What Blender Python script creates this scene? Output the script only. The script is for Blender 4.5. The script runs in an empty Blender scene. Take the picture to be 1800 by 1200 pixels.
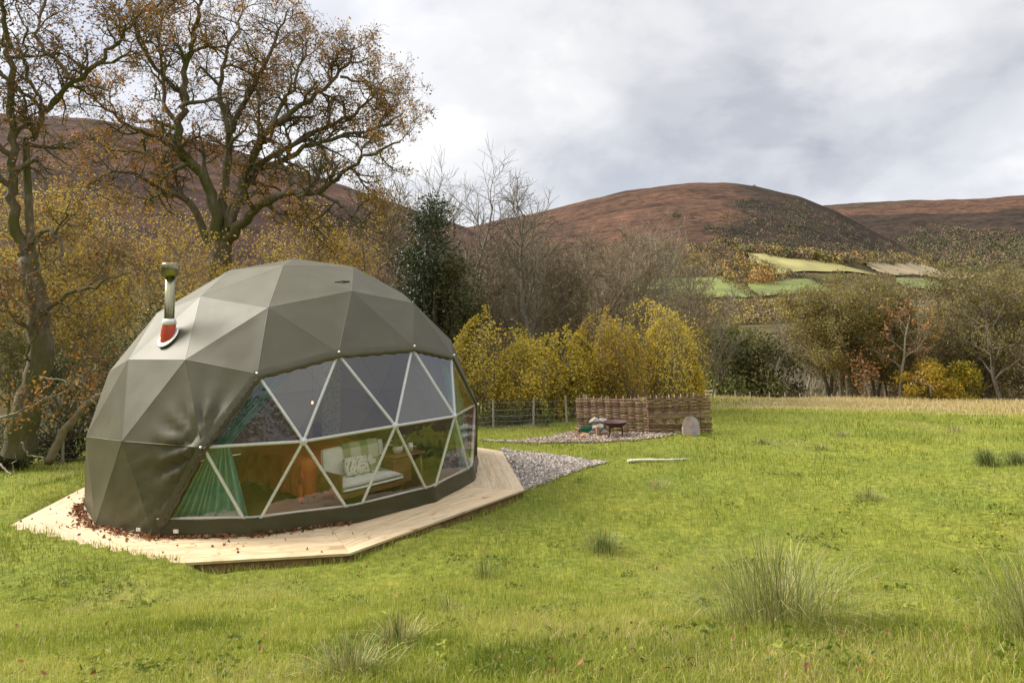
import bpy, math, random
import numpy as np
from mathutils import Matrix, Vector, noise as mnoise

D = bpy.data
S = bpy.context.scene
COL = S.collection
RNG = np.random.RandomState(7)
random.seed(7)

# ------------------------------------------------------------------ camera
F, PY, PITCH, ROLL = 1250.34, -209.1, 0.12025, -0.03827
CAMZ = 2.862
cp, sp_, cr, sr = math.cos(PITCH), math.sin(PITCH), math.cos(ROLL), math.sin(ROLL)
fwd = Vector((0, cp, sp_)); upp = Vector((0, -sp_, cp)); rgt = Vector((1, 0, 0))
e_r = rgt * cr + upp * sr
e_u = -rgt * sr + upp * cr
cd = D.cameras.new('camera'); cam = D.objects.new('camera', cd); COL.objects.link(cam)
cam.matrix_world = Matrix(((e_r.x, e_u.x, -fwd.x, 0), (e_r.y, e_u.y, -fwd.y, 0), (e_r.z, e_u.z, -fwd.z, CAMZ), (0, 0, 0, 1)))
cd.sensor_width = 36; cd.lens = 36 * F / 1800; cd.shift_y = PY / 1800
cd.clip_start = 0.1; cd.clip_end = 20000
S.camera = cam

# ------------------------------------------------------------------ light
SUN_EL, SUN_AZ = 42, -72          # azimuth measured from +Y towards +X
w = D.worlds.new('World'); S.world = w; w.use_nodes = True
nt = w.node_tree; nt.nodes.clear()
def N(t, ty, **kw):
    n = t.nodes.new(ty)
    for k, v in kw.items():
        setattr(n, k, v)
    return n
out = N(nt, 'ShaderNodeOutputWorld')
sky = N(nt, 'ShaderNodeTexSky', sky_type='NISHITA', sun_disc=False)
sky.sun_elevation = math.radians(SUN_EL); sky.sun_rotation = math.radians(SUN_AZ)
bg1 = N(nt, 'ShaderNodeBackground'); bg1.inputs['Strength'].default_value = 0.06
nt.links.new(sky.outputs[0], bg1.inputs[0])
tc = N(nt, 'ShaderNodeTexCoord')
sep = N(nt, 'ShaderNodeSeparateXYZ'); nt.links.new(tc.outputs['Generated'], sep.inputs[0])
zz = N(nt, 'ShaderNodeMath', operation='MAXIMUM'); nt.links.new(sep.outputs[2], zz.inputs[0]); zz.inputs[1].default_value = 0.0
za = N(nt, 'ShaderNodeMath', operation='ADD'); nt.links.new(zz.outputs[0], za.inputs[0]); za.inputs[1].default_value = 0.40
dx = N(nt, 'ShaderNodeMath', operation='DIVIDE'); nt.links.new(sep.outputs[0], dx.inputs[0]); nt.links.new(za.outputs[0], dx.inputs[1])
dy = N(nt, 'ShaderNodeMath', operation='DIVIDE'); nt.links.new(sep.outputs[1], dy.inputs[0]); nt.links.new(za.outputs[0], dy.inputs[1])
cmb = N(nt, 'ShaderNodeCombineXYZ'); nt.links.new(dx.outputs[0], cmb.inputs[0]); nt.links.new(dy.outputs[0], cmb.inputs[1])
def wnoise(scale, detail, rough, off, dist=0.3):
    m = N(nt, 'ShaderNodeMapping'); m.inputs['Location'].default_value = off
    nt.links.new(cmb.outputs[0], m.inputs[0])
    n = N(nt, 'ShaderNodeTexNoise'); n.inputs['Scale'].default_value = scale
    n.inputs['Detail'].default_value = detail; n.inputs['Roughness'].default_value = rough
    n.inputs['Distortion'].default_value = dist
    nt.links.new(m.outputs[0], n.inputs['Vector'])
    return n
def ramp(t, src, stops, ease='LINEAR'):
    r = N(t, 'ShaderNodeValToRGB'); r.color_ramp.interpolation = ease
    el = r.color_ramp.elements
    while len(el) > 2: el.remove(el[-1])
    for i, (p, c) in enumerate(stops):
        e = el[i] if i < 2 else el.new(p)
        e.position = p; e.color = (*c, 1) if len(c) == 3 else c
    t.links.new(src, r.inputs[0]); return r
n1 = wnoise(1.15, 8, 0.52, (3.1, 0.4, 0), 0.25)
n2 = wnoise(3.2, 8, 0.55, (7.7, 2.0, 3), 0.25)
cA = ramp(nt, n1.outputs['Fac'], [(0.32, (0.40, 0.41, 0.45)), (0.45, (0.53, 0.54, 0.58)), (0.57, (0.70, 0.70, 0.715)), (0.68, (0.86, 0.855, 0.845))], 'EASE')
cB = ramp(nt, n2.outputs['Fac'], [(0.34, (0.82, 0.83, 0.86)), (0.5, (1, 1, 1)), (0.64, (1.08, 1.08, 1.07))], 'EASE')
mul = N(nt, 'ShaderNodeMix', data_type='RGBA', blend_type='MULTIPLY'); mul.inputs[0].default_value = 1
nt.links.new(cA.outputs[0], mul.inputs[6]); nt.links.new(cB.outputs[0], mul.inputs[7])
# brighter towards the veiled sun (left) and low on the horizon
sd = Vector((math.sin(math.radians(SUN_AZ)) * math.cos(math.radians(SUN_EL)), math.cos(math.radians(SUN_AZ)) * math.cos(math.radians(SUN_EL)), math.sin(math.radians(SUN_EL))))
dot = N(nt, 'ShaderNodeVectorMath', operation='DOT_PRODUCT'); nt.links.new(tc.outputs['Generated'], dot.inputs[0]); dot.inputs[1].default_value = sd
glow = N(nt, 'ShaderNodeMapRange', interpolation_type='SMOOTHSTEP'); nt.links.new(dot.outputs['Value'], glow.inputs[0])
glow.inputs[1].default_value = 0.35; glow.inputs[2].default_value = 1.0; glow.inputs[3].default_value = 0.0; glow.inputs[4].default_value = 0.55
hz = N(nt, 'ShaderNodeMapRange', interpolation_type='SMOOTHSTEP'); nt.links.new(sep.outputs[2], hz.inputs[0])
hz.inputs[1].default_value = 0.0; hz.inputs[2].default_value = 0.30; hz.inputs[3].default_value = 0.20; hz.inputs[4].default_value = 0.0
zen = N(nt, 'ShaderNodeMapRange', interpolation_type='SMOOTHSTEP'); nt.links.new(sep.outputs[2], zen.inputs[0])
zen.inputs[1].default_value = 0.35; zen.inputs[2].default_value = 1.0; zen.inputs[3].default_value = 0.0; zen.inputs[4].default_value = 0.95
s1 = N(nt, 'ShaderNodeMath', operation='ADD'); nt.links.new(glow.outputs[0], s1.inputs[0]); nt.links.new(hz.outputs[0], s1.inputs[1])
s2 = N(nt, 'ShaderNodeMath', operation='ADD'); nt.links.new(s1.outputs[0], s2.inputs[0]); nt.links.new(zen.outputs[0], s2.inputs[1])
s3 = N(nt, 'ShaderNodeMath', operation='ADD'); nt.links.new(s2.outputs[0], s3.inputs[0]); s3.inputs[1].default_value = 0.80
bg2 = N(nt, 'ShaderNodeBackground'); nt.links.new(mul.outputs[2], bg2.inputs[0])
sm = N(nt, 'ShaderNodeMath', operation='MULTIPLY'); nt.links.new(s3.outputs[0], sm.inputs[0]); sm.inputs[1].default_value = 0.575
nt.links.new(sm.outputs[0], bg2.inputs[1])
mask = ramp(nt, n1.outputs['Fac'], [(0.28, (0.78,) * 3), (0.42, (0.95,) * 3)])
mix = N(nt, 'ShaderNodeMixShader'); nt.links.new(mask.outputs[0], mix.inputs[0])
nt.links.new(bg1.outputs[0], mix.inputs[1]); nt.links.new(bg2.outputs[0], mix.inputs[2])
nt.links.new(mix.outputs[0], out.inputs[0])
w.cycles.sampling_method = 'MANUAL'; w.cycles.sample_map_resolution = 512

sl = D.lights.new('sun', 'SUN'); sl.energy = 2.7; sl.angle = math.radians(24); sl.color = (1, 0.93, 0.82)
so = D.objects.new('sun', sl); COL.objects.link(so)
so.rotation_euler = (-sd).to_track_quat('-Z', 'Y').to_euler(); so.location = (-20, 20, 40)
S.view_settings.view_transform = 'Standard'; S.view_settings.look = 'None'
S.view_settings.gamma = 1; S.view_settings.use_curve_mapping = False
S.view_settings.exposure = 1.45
S.render.engine = 'CYCLES'
S.cycles.use_denoising = True
S.cycles.max_bounces = 8; S.cycles.transparent_max_bounces = 24
S.cycles.diffuse_bounces = 3; S.cycles.glossy_bounces = 3

# ------------------------------------------------------------------ numeric helpers
def ray(px, py):
    a, b = px - 900, py - 600 - PY
    u = cr * a + sr * b; v = -sr * a + cr * b
    x = u / F; z = -v / F
    return np.array([x, cp - z * sp_, sp_ + z * cp])
def gp(px, py, z=0.0):
    d = ray(px, py); q = d * ((z - CAMZ) / d[2]); return np.array([q[0], q[1], z])
def WY(px, py, Y):
    d = ray(px, py); d = d * (Y / d[1]); return np.array([d[0], d[1], d[2] + CAMZ])
def sstep(t):
    t = np.clip(t, 0, 1); return t * t * (3 - 2 * t)
def softplus(t, k=3.0):
    return np.logaddexp(0, np.asarray(t, float) / k) * k
_perm = np.random.RandomState(3).rand(256, 256)
def vnoise(x, y, sc=1.0, octv=3, seed=0):
    x = np.asarray(x, float) * sc + 31.7 * seed + 500; y = np.asarray(y, float) * sc + 17.3 * seed + 500
    tot = 0; amp = 1; nrm = 0
    for o in range(octv):
        xi = np.floor(x).astype(int); yi = np.floor(y).astype(int); fx = x - xi; fy = y - yi
        fx = fx * fx * (3 - 2 * fx); fy = fy * fy * (3 - 2 * fy)
        a = _perm[xi % 256, yi % 256]; b = _perm[(xi + 1) % 256, yi % 256]; c = _perm[xi % 256, (yi + 1) % 256]; d = _perm[(xi + 1) % 256, (yi + 1) % 256]
        tot = tot + amp * ((a * (1 - fx) + b * fx) * (1 - fy) + (c * (1 - fx) + d * fx) * fy); nrm += amp
        amp *= .5; x = x * 2.03 + 9.1; y = y * 2.03 + 4.7
    return tot / nrm

R = 3.3
CX, CY = -1.2164413537 * R, 3.9643192353 * R
CZ = 0.18 * 1.00783 * R
PHI, SZ = -0.19162597, 1.0078323
DECK = [(-18.4, 4.23), (26.6, 4.03), (72, 4.2), (117, 4.2), (162, 4.1), (213.2, 4.13), (252, 4.45), (295, 4.45)]
DECKP = np.array([(CX + r * math.cos(math.radians(a)), CY + r * math.sin(math.radians(a))) for a, r in DECK])
TURF = np.array([(-150, 4.3), (-146.8, 4.11), (-139.6, 3.89), (-131, 3.72), (-123.7, 3.66), (-113, 3.68), (-104.5, 3.76), (-94.8, 3.97), (-88, 4.16), (-84, 4.6)])
def inpoly(x, y, P):
    x = np.asarray(x); y = np.asarray(y); c = np.zeros(x.shape, bool); n = len(P)
    for i in range(n):
        x1, y1 = P[i]; x2, y2 = P[(i + 1) % n]
        if y1 == y2: continue
        m = ((y1 > y) != (y2 > y)) & (x < (x2 - x1) * (y - y1) / (y2 - y1) + x1); c ^= m
    return c
# ridge lines as (azimuth tangent -> elevation tangent)
def ridge(pts):
    L = []
    for p in pts:
        d = ray(*p); L.append((math.atan2(d[0], d[1]), d[2] / math.hypot(d[0], d[1])))
    return np.array(L)
RA = ridge([(-250, 215), (0, 200), (150, 208), (253, 224), (400, 258), (506, 291), (608, 325), (717, 363), (820, 400), (900, 445), (1000, 505), (1100, 540)])
RB = ridge([(300, 500), (600, 470), (720, 430), (800, 402), (850, 394), (880, 387), (940, 376), (1000, 362), (1100, 338), (1160, 329), (1210, 324), (1270, 323), (1330, 329), (1400, 345), (1470, 371), (1550, 414), (1640, 458), (1750, 490), (1900, 500)])
RC = ridge([(1000, 420), (1300, 380), (1450, 361), (1600, 353), (1700, 349), (1800, 344), (2000, 338)])
RV = ridge([(-200, 560), (500, 555), (900, 560), (1100, 553), (1300, 548), (1500, 545), (1700, 540), (2000, 540)])
def hill(az, r, RR, Dd, r0, p=1.35):
    te = np.interp(az, RR[:, 0], RR[:, 1])
    back = sstep((np.abs(az) - 0.9) / 0.9)
    te = te * (1 - back) + 0.15 * back
    Zr = te * Dd + CAMZ
    t = (r - r0) / (Dd - r0)
    tt = np.clip(t, 0, 1)
    s = np.where(t < 1, 0.55 * tt ** p + 0.45 * np.sin(tt * math.pi / 2) ** 1.5, 1)
    z = -16 + (Zr + 16) * s
    z = z - np.clip(t - 1, 0, 9) ** 1 * 0.16 * Dd
    return z
def H(x, y):
    x = np.asarray(x, float); y = np.asarray(y, float)
    r = np.hypot(x, y); az = np.arctan2(x, y)
    fr = sstep((y + 2) / 10)
    z = -0.18 + 1.38 * sstep((9.2 - y) / 7.0)
    z = z - 0.121 * softplus(r - 20, 2.5) * fr
    z = z + 0.10 * np.clip(-y, 0, 60)
    z = z - 0.22 * softplus(r - 63, 1.5) * fr
    z = np.maximum(z, -16 + 0.002 * r)
    am = sstep((r - 2) / 12)
    z = z + (vnoise(x, y, 0.35, 3, 1) - .5) * 0.16 * sstep((r - 3) / 4) + (vnoise(x, y, 1.9, 2, 2) - .5) * 0.05
    z = z + (vnoise(x, y, .07, 2, 3) - .5) * 0.9 * sstep((r - 24) / 20) * fr
    # the deck and the flat round it
    d = np.hypot(x - CX, y - CY); a = np.degrees(np.arctan2(y - CY, x - CX))
    fl = sstep((a + 152) / 12) * sstep((-92 - a) / 10)
    fl = np.maximum(fl, np.exp(-((np.where(a < 0, a + 360, a) - 185) / 26.0) ** 2) * .75)
    fl = np.maximum(fl, np.exp(-((a + 47) / 15.0) ** 2) * .62)
    zd = -0.115 + fl * 0.125
    wd = sstep((6.2 - d) / 1.9)
    z = z * (1 - wd) + zd * wd
    z = np.where(d < 4.25, np.minimum(z, zd * sstep((d - 3.75) / .5) - 0.3 * (1 - sstep((d - 3.75) / .5))), z)
    dl = np.interp(a, TURF[:, 0], TURF[:, 1]); inn_ = (a > -150) & (a < -84)
    z = np.where(inn_ & (d < 5.4), z + (np.maximum(z, -.09 + .115 * sstep((d - dl + .10) / .2) * sstep((5.4 - d) / 1.0)) - z) * sstep((-84 - a) / 9) * sstep((a + 150) / 5), z)
    # far terrain
    far = sstep((r - 90) / 60)
    nz = (vnoise(x, y, 0.006, 4, 4) - .5) * 0.05 * np.clip(r - 200, 0, 2000)
    nz2 = (vnoise(x, y, 0.02, 3, 5) - .5) * 10 * sstep((r - 200) / 300)
    h = np.maximum(np.maximum(hill(az, r, RA, 700, 110, 1.5), hill(az, r, RB, 1400, 260)), np.maximum(hill(az, r, RC, 2700, 600), hill(az, r, RV, 420, 150)))
    edge = 1 - sstep((r - 560) / 300) * .0
    return np.where(r > 80, np.maximum(z, h + (nz * .35 + nz2 * .5) * far * sstep((r - 150) / 250) * (0.35 + 0.65 * sstep((h + 10) / 60)) * .6), z)
def hitg(px, py, r0=3, r1=3500):
    d = ray(px, py); d = d / math.hypot(d[0], d[1])
    t = np.geomspace(r0, r1, 3000); X = d[0] * t; Y = d[1] * t; Z = CAMZ + d[2] * t
    k = np.nonzero(Z < H(X, Y))[0]
    if len(k) == 0: return None
    i = k[0]; return np.array([X[i], Y[i], float(H(X[i], Y[i]))])

# ------------------------------------------------------------------ mesh builder
class MB:
    def __init__(s): s.v = []; s.q = []; s.t = []; s.tt = []; s.tq = []; s.n = 0; s.mt = []; s.mq = []
    def add(s, v, quads=None, tris=None, tint=None, mi=0):
        v = np.asarray(v, float).reshape(-1, 3); tint = 0.5 if tint is None else tint
        if quads is not None and len(quads):
            q = np.asarray(quads, int) + s.n; s.q.append(q); s.tq.append(np.broadcast_to(np.asarray(tint, float), (len(q),))); s.mq.append(np.full(len(q), mi))
        if tris is not None and len(tris):
            t = np.asarray(tris, int) + s.n; s.t.append(t); s.tt.append(np.broadcast_to(np.asarray(tint, float), (len(t),))); s.mt.append(np.full(len(t), mi))
        s.v.append(v); s.n += len(v); return s
    def mesh(s, name, mats, smooth=False):
        m = D.meshes.new(name)
        v = np.concatenate(s.v) if s.v else np.zeros((0, 3))
        q = np.concatenate(s.q) if s.q else np.zeros((0, 4), int); t = np.concatenate(s.t) if s.t else np.zeros((0, 3), int)
        m.vertices.add(len(v)); m.vertices.foreach_set('co', v.ravel().astype(np.float32))
        nl = len(q) * 4 + len(t) * 3; m.loops.add(nl); m.polygons.add(len(q) + len(t))
        m.loops.foreach_set('vertex_index', np.concatenate([q.ravel(), t.ravel()]).astype(np.int32))
        ls = np.concatenate([np.arange(len(q)) * 4, len(q) * 4 + np.arange(len(t)) * 3]).astype(np.int32)
        m.polygons.foreach_set('loop_start', ls)
        m.polygons.foreach_set('material_index', np.concatenate([np.concatenate(s.mq) if s.mq else [], np.concatenate(s.mt) if s.mt else []]).astype(np.int32))
        m.polygons.foreach_set('use_smooth', np.full(len(q) + len(t), bool(smooth)))
        a = m.attributes.new('tint', 'FLOAT', 'FACE')
        a.data.foreach_set('value', np.concatenate([np.concatenate(s.tq) if s.tq else [], np.concatenate(s.tt) if s.tt else []]).astype(np.float32))
        for mm in (mats if isinstance(mats, (list, tuple)) else [mats]): m.materials.append(mm)
        m.update(calc_edges=True); m.validate()
        return m
    def build(s, name, mats, parent=None, smooth=False, loc=None):
        return link(name, s.mesh(name, mats, smooth), parent, loc)
def link(name, mesh, parent=None, loc=None, rot=None, scale=None):
    o = D.objects.new(name, mesh); COL.objects.link(o)
    if parent: o.parent = parent
    if loc is not None: o.location = loc
    if rot is not None: o.rotation_euler = rot
    if scale is not None: o.scale = scale if hasattr(scale, '__len__') else (scale,) * 3
    return o
def tag(o, label=None, cat=None, group=None, kind=None):
    if label: o['label'] = label
    if cat: o['category'] = cat
    if group: o['group'] = group
    if kind: o['kind'] = kind
    return o
def empty(name, loc=(0, 0, 0), label=None, cat=None, group=None, rz=0):
    o = D.objects.new(name, None); COL.objects.link(o); o.location = loc; o.rotation_euler = (0, 0, rz); o.empty_display_size = .2
    return tag(o, label, cat, group)
def rel(parent, pts):
    return np.asarray(pts, float) - np.array(parent.location)
def tube(mb, pts, rad, n=8, tint=None, caps=True, mi=0):
    pts = np.asarray(pts, float); k = len(pts); rad = np.broadcast_to(np.asarray(rad, float), (k,))
    t = np.gradient(pts, axis=0); t /= np.linalg.norm(t, axis=1)[:, None] + 1e-12
    m = pts[-1] - pts[0]; ref = np.array([0, 0, 1.]) if abs(m[2]) < .9 * np.linalg.norm(m) else np.array([1., 0, 0])
    a = np.cross(t, ref); a /= np.linalg.norm(a, axis=1)[:, None] + 1e-12; b = np.cross(t, a)
    an = np.arange(n) * 2 * math.pi / n
    v = pts[:, None] + rad[:, None, None] * (np.cos(an)[None, :, None] * a[:, None] + np.sin(an)[None, :, None] * b[:, None])
    i = np.arange(k - 1)[:, None] * n; j = np.arange(n)[None]; j2 = (j + 1) % n
    q = np.stack([i + j, i + j2, i + n + j2, i + n + j], -1).reshape(-1, 4)
    V = v.reshape(-1, 3); T = []
    if caps:
        V = np.concatenate([V, pts[:1], pts[-1:]]); c0 = k * n; jj = np.arange(n)
        T = np.concatenate([np.stack([(jj + 1) % n, jj, np.full(n, c0)], 1), np.stack([(k - 1) * n + jj, (k - 1) * n + (jj + 1) % n, np.full(n, c0 + 1)], 1)])
    mb.add(V, q, T, tint, mi); return mb
def box(mb, c, s, rz=0, tint=None, bev=0.0, mi=0, M=None):
    x, y, z = np.array(s) / 2
    if bev <= 0:
        v = np.array([(a * x, b * y, e * z) for e in (-1, 1) for a, b in ((-1, -1), (1, -1), (1, 1), (-1, 1))])
        q = [(0, 3, 2, 1), (4, 5, 6, 7), (0, 1, 5, 4), (1, 2, 6, 5), (2, 3, 7, 6), (3, 0, 4, 7)]
    else:
        e = bev; L = []
        for zz_, k in ((-z, 0), (-z + e, 1), (z - e, 1), (z, 0)):
            o = 0 if k else e
            L += [(-x + o, -y + o, zz_), (x - o, -y + o, zz_), (x - o, y - o, zz_), (-x + o, y - o, zz_)]
        v = np.array(L); q = [(0, 3, 2, 1), (12, 13, 14, 15)]
        for l in range(3):
            for j in range(4): q.append((l * 4 + j, l * 4 + (j + 1) % 4, l * 4 + 4 + (j + 1) % 4, l * 4 + 4 + j))
    ca, sa = math.cos(rz), math.sin(rz)
    v = np.stack([v[:, 0] * ca - v[:, 1] * sa, v[:, 0] * sa + v[:, 1] * ca, v[:, 2]], 1) if M is None else v @ np.asarray(M).T
    mb.add(v + np.array(c), q, None, tint, mi); return mb
def lathe(mb, prof, n=24, c=(0, 0, 0), tint=None, mi=0):
    an = np.arange(n) * 2 * math.pi / n; V = []
    for r_, z_ in prof: V.append(np.stack([r_ * np.cos(an), r_ * np.sin(an), np.full(n, z_)], 1))
    V = np.concatenate(V) + np.array(c); k = len(prof)
    i = np.arange(k - 1)[:, None] * n; j = np.arange(n)[None]; j2 = (j + 1) % n
    mb.add(V, np.stack([i + j, i + j2, i + n + j2, i + n + j], -1).reshape(-1, 4), None, tint, mi); return mb

# ------------------------------------------------------------------ materials
def mat(name):
    m = D.materials.new(name); m.use_nodes = True; t = m.node_tree; t.nodes.clear()
    o = N(t, 'ShaderNodeOutputMaterial'); return m, t, o
def surf(name, stops, scale=6, detail=5, rough=.7, bump=.3, bscale=None, coords='Object', stretch=(1, 1, 1), tint=0.0, metal=0, spec=.5, extra=None, distort=0.0, bdist=.01, wear=None):
    m, t, o = mat(name); L = t.links
    b = N(t, 'ShaderNodeBsdfPrincipled'); L.new(b.outputs[0], o.inputs[0])
    tcn = N(t, 'ShaderNodeTexCoord'); mp = N(t, 'ShaderNodeMapping'); mp.inputs['Scale'].default_value = stretch
    oi_ = N(t, 'ShaderNodeObjectInfo'); om_ = N(t, 'ShaderNodeMath', operation='MULTIPLY'); L.new(oi_.outputs['Random'], om_.inputs[0]); om_.inputs[1].default_value = 41.0
    va_ = N(t, 'ShaderNodeVectorMath', operation='ADD'); L.new(tcn.outputs[coords], va_.inputs[0]); L.new(om_.outputs[0], va_.inputs[1]); L.new(va_.outputs[0], mp.inputs[0])
    n = N(t, 'ShaderNodeTexNoise'); n.inputs['Scale'].default_value = scale; n.inputs['Detail'].default_value = detail; n.inputs['Distortion'].default_value = distort
    n.inputs['Roughness'].default_value = .6
    L.new(mp.outputs[0], n.inputs['Vector'])
    src = n.outputs['Fac']
    if tint:
        at = N(t, 'ShaderNodeAttribute', attribute_name='tint')
        ma = N(t, 'ShaderNodeMath', operation='MULTIPLY_ADD'); L.new(at.outputs['Fac'], ma.inputs[0]); ma.inputs[1].default_value = tint
        s_ = N(t, 'ShaderNodeMath', operation='MULTIPLY_ADD'); L.new(n.outputs['Fac'], s_.inputs[0]); s_.inputs[1].default_value = 1 - tint * .5; s_.inputs[2].default_value = -tint * .25
        L.new(s_.outputs[0], ma.inputs[2]); src = ma.outputs[0]
    r = ramp(t, src, stops)
    colr = r.outputs[0]
    if wear:
        n3 = N(t, 'ShaderNodeTexNoise'); n3.inputs['Scale'].default_value = wear[0]; n3.inputs['Detail'].default_value = 6; L.new(va_.outputs[0], n3.inputs['Vector'])
        rr = ramp(t, n3.outputs['Fac'], [(wear[1], (0,) * 3), (wear[2], (1,) * 3)])
        mx = N(t, 'ShaderNodeMix', data_type='RGBA'); L.new(rr.outputs[0], mx.inputs[0]); L.new(colr, mx.inputs[6]); mx.inputs[7].default_value = (*wear[3], 1); colr = mx.outputs[2]
    L.new(colr, b.inputs['Base Color'])
    b.inputs['Roughness'].default_value = rough; b.inputs['Metallic'].default_value = metal; b.inputs['Specular IOR Level'].default_value = spec
    if bump:
        n2_ = N(t, 'ShaderNodeTexNoise'); n2_.inputs['Scale'].default_value = bscale or scale * 4; n2_.inputs['Detail'].default_value = 4
        L.new(mp.outputs[0], n2_.inputs['Vector'])
        bp = N(t, 'ShaderNodeBump'); bp.inputs['Strength'].default_value = bump; bp.inputs['Distance'].default_value = bdist
        L.new(n2_.outputs['Fac'], bp.inputs['Height']); L.new(bp.outputs[0], b.inputs['Normal'])
    m['b'] = 1
    return m
def leafmat(name, stops, trans=.35, rough=.6, spec=.3):
    m, t, o = mat(name); L = t.links
    at = N(t, 'ShaderNodeAttribute', attribute_name='tint')
    oi = N(t, 'ShaderNodeObjectInfo')
    ad = N(t, 'ShaderNodeMath', operation='MULTIPLY_ADD'); L.new(oi.outputs['Random'], ad.inputs[0]); ad.inputs[1].default_value = .12
    L.new(at.outputs['Fac'], ad.inputs[2])
    r = ramp(t, ad.outputs[0], stops)
    b = N(t, 'ShaderNodeBsdfPrincipled'); b.inputs['Roughness'].default_value = rough; b.inputs['Specular IOR Level'].default_value = spec
    tr = N(t, 'ShaderNodeBsdfTranslucent'); L.new(r.outputs[0], b.inputs['Base Color']); L.new(r.outputs[0], tr.inputs[0])
    mx = N(t, 'ShaderNodeMixShader'); mx.inputs[0].default_value = trans; L.new(b.outputs[0], mx.inputs[1]); L.new(tr.outputs[0], mx.inputs[2]); L.new(mx.outputs[0], o.inputs[0])
    return m
M = {}
M['bark_oak'] = surf('bark_oak', [(0.3, (.06, .045, .028)), (.5, (.13, .10, .06)), (.7, (.2, .165, .11))], 9, 6, .9, .8, 30, stretch=(1, 1, .35), bdist=.03, wear=(1.3, .46, .6, (.085, .085, .02)))
M['bark_grey'] = surf('bark_grey', [(0.3, (.09, .075, .055)), (.7, (.22, .19, .14))], 9, 6, .9, .7, 30, stretch=(1, 1, .35), bdist=.02)
M['bark_pale'] = surf('bark_pale', [(0.3, (.14, .125, .085)), (.7, (.32, .28, .2))], 7, 5, .9, .5)
M['bark_warm'] = surf('bark_warm', [(0.3, (.14, .105, .068)), (.7, (.28, .22, .145))], 7, 5, .9, .5)
M['leaf_oak'] = leafmat('leaf_oak', [(0, (.10, .045, .016)), (.4, (.24, .10, .022)), (.75, (.38, .19, .03)), (1, (.45, .28, .04))], .35)
M['leaf_ochre'] = leafmat('leaf_ochre', [(0, (.16, .095, .02)), (.35, (.32, .20, .028)), (.7, (.48, .33, .04)), (1, (.5, .40, .07))], .4)
M['leaf_yellow'] = leafmat('leaf_yellow', [(0, (.11, .11, .018)), (.3, (.28, .24, .026)), (.65, (.56, .44, .04)), (1, (.72, .56, .08))], .4)
M['leaf_gold'] = leafmat('leaf_gold', [(0, (.14, .11, .018)), (.4, (.36, .26, .028)), (.8, (.56, .40, .04)), (1, (.6, .38, .04))], .4)
M['leaf_holly'] = leafmat('leaf_holly', [(0, (.022, .034, .014)), (.6, (.055, .075, .026)), (1, (.14, .16, .06))], .15, .4, .6)
M['leaf_dark'] = leafmat('leaf_dark', [(0, (.035, .04, .015)), (.6, (.085, .085, .028)), (1, (.17, .155, .045))], .2)
M['leaf_olive'] = leafmat('leaf_olive', [(0, (.075, .064, .02)), (.5, (.175, .14, .038)), (1, (.30, .25, .06))], .3)
M['leaf_green'] = leafmat('leaf_green', [(0, (.03, .045, .012)), (.5, (.085, .10, .022)), (1, (.18, .18, .035))], .3)
M['leaf_orange'] = leafmat('leaf_orange', [(0, (.15, .06, .02)), (.5, (.29, .12, .035)), (1, (.38, .2, .06))], .3)
M['leaf_twig'] = leafmat('leaf_twig', [(0, (.075, .05, .032)), (.5, (.13, .095, .06)), (1, (.2, .16, .1))], .1)
M['leaf_far'] = leafmat('leaf_far', [(0, (.035, .05, .018)), (.2, (.085, .095, .035)), (.35, (.13, .085, .06)), (.55, (.21, .15, .08)), (.75, (.27, .23, .065)), (.9, (.36, .26, .06)), (1, (.36, .17, .04))], .1)
M['grass'] = leafmat('grass_blades', [(0, (.05, .085, .01)), (.3, (.15, .19, .02)), (.6, (.255, .288, .038)), (.82, (.39, .39, .08)), (.93, (.48, .40, .17)), (1, (.5, .38, .22))], .4, .55, .3)
M['rush'] = leafmat('rush_blades', [(0, (.03, .05, .014)), (.5, (.09, .125, .03)), (.8, (.22, .24, .06)), (1, (.46, .38, .19))], .2, .5, .4)
M['deadleaf'] = leafmat('dead_leaf', [(0, (.10, .035, .018)), (.5, (.19, .075, .03)), (1, (.30, .15, .06))], .2, .7)
M['pine'] = surf('pine_board', [(.25, (.33, .225, .12)), (.5, (.53, .40, .235)), (.75, (.66, .52, .33))], 3, 7, .65, .25, 40, stretch=(1, 9, 9), tint=.16, distort=.6, bdist=.004, wear=(4, .61, .70, (.36, .23, .11)))
M['pinegrey'] = surf('pine_board_worn', [(.25, (.34, .25, .15)), (.5, (.50, .385, .24)), (.75, (.6, .48, .32))], 3, 7, .7, .25, 40, stretch=(1, 9, 9), tint=.16, distort=.6, bdist=.004)
M['fascia'] = surf('fascia_board', [(.3, (.12, .06, .03)), (.7, (.24, .13, .07))], 4, 5, .7, .2)
M['canvas'] = surf('olive_canvas', [(.3, (.058, .052, .023)), (.7, (.078, .071, .034))], 1.6, 6, .56, .3, 5, coords='Object', bdist=.008, spec=.5, wear=(1.4, .5, .75, (.092, .086, .05)))
M['canvas_dark'] = surf('olive_skirt', [(.3, (.034, .031, .011)), (.7, (.05, .046, .017))], 2.2, 6, .42, .3, 14, bdist=.012, spec=.5)
M['white_steel'] = surf('white_steel', [(.3, (.72, .71, .68)), (.7, (.82, .81, .78))], 12, 4, .35, 0)
M['steel'] = surf('stainless_steel', [(.3, (.24, .225, .13)), (.7, (.36, .34, .22))], 5, 4, .24, .05, 60, metal=1)
M['silver'] = surf('bright_flashing', [(.3, (.75, .74, .72)), (.7, (.86, .85, .83))], 5, 4, .4, .1, metal=.4)
M['silicone'] = surf('red_silicone', [(.3, (.38, .045, .02)), (.7, (.50, .07, .03))], 8, 4, .35, .1)
M['tagwhite'] = surf('white_tag', [(.45, (.5, .42, .4)), (.55, (.8, .78, .75))], 60, 2, .6, 0)
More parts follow.
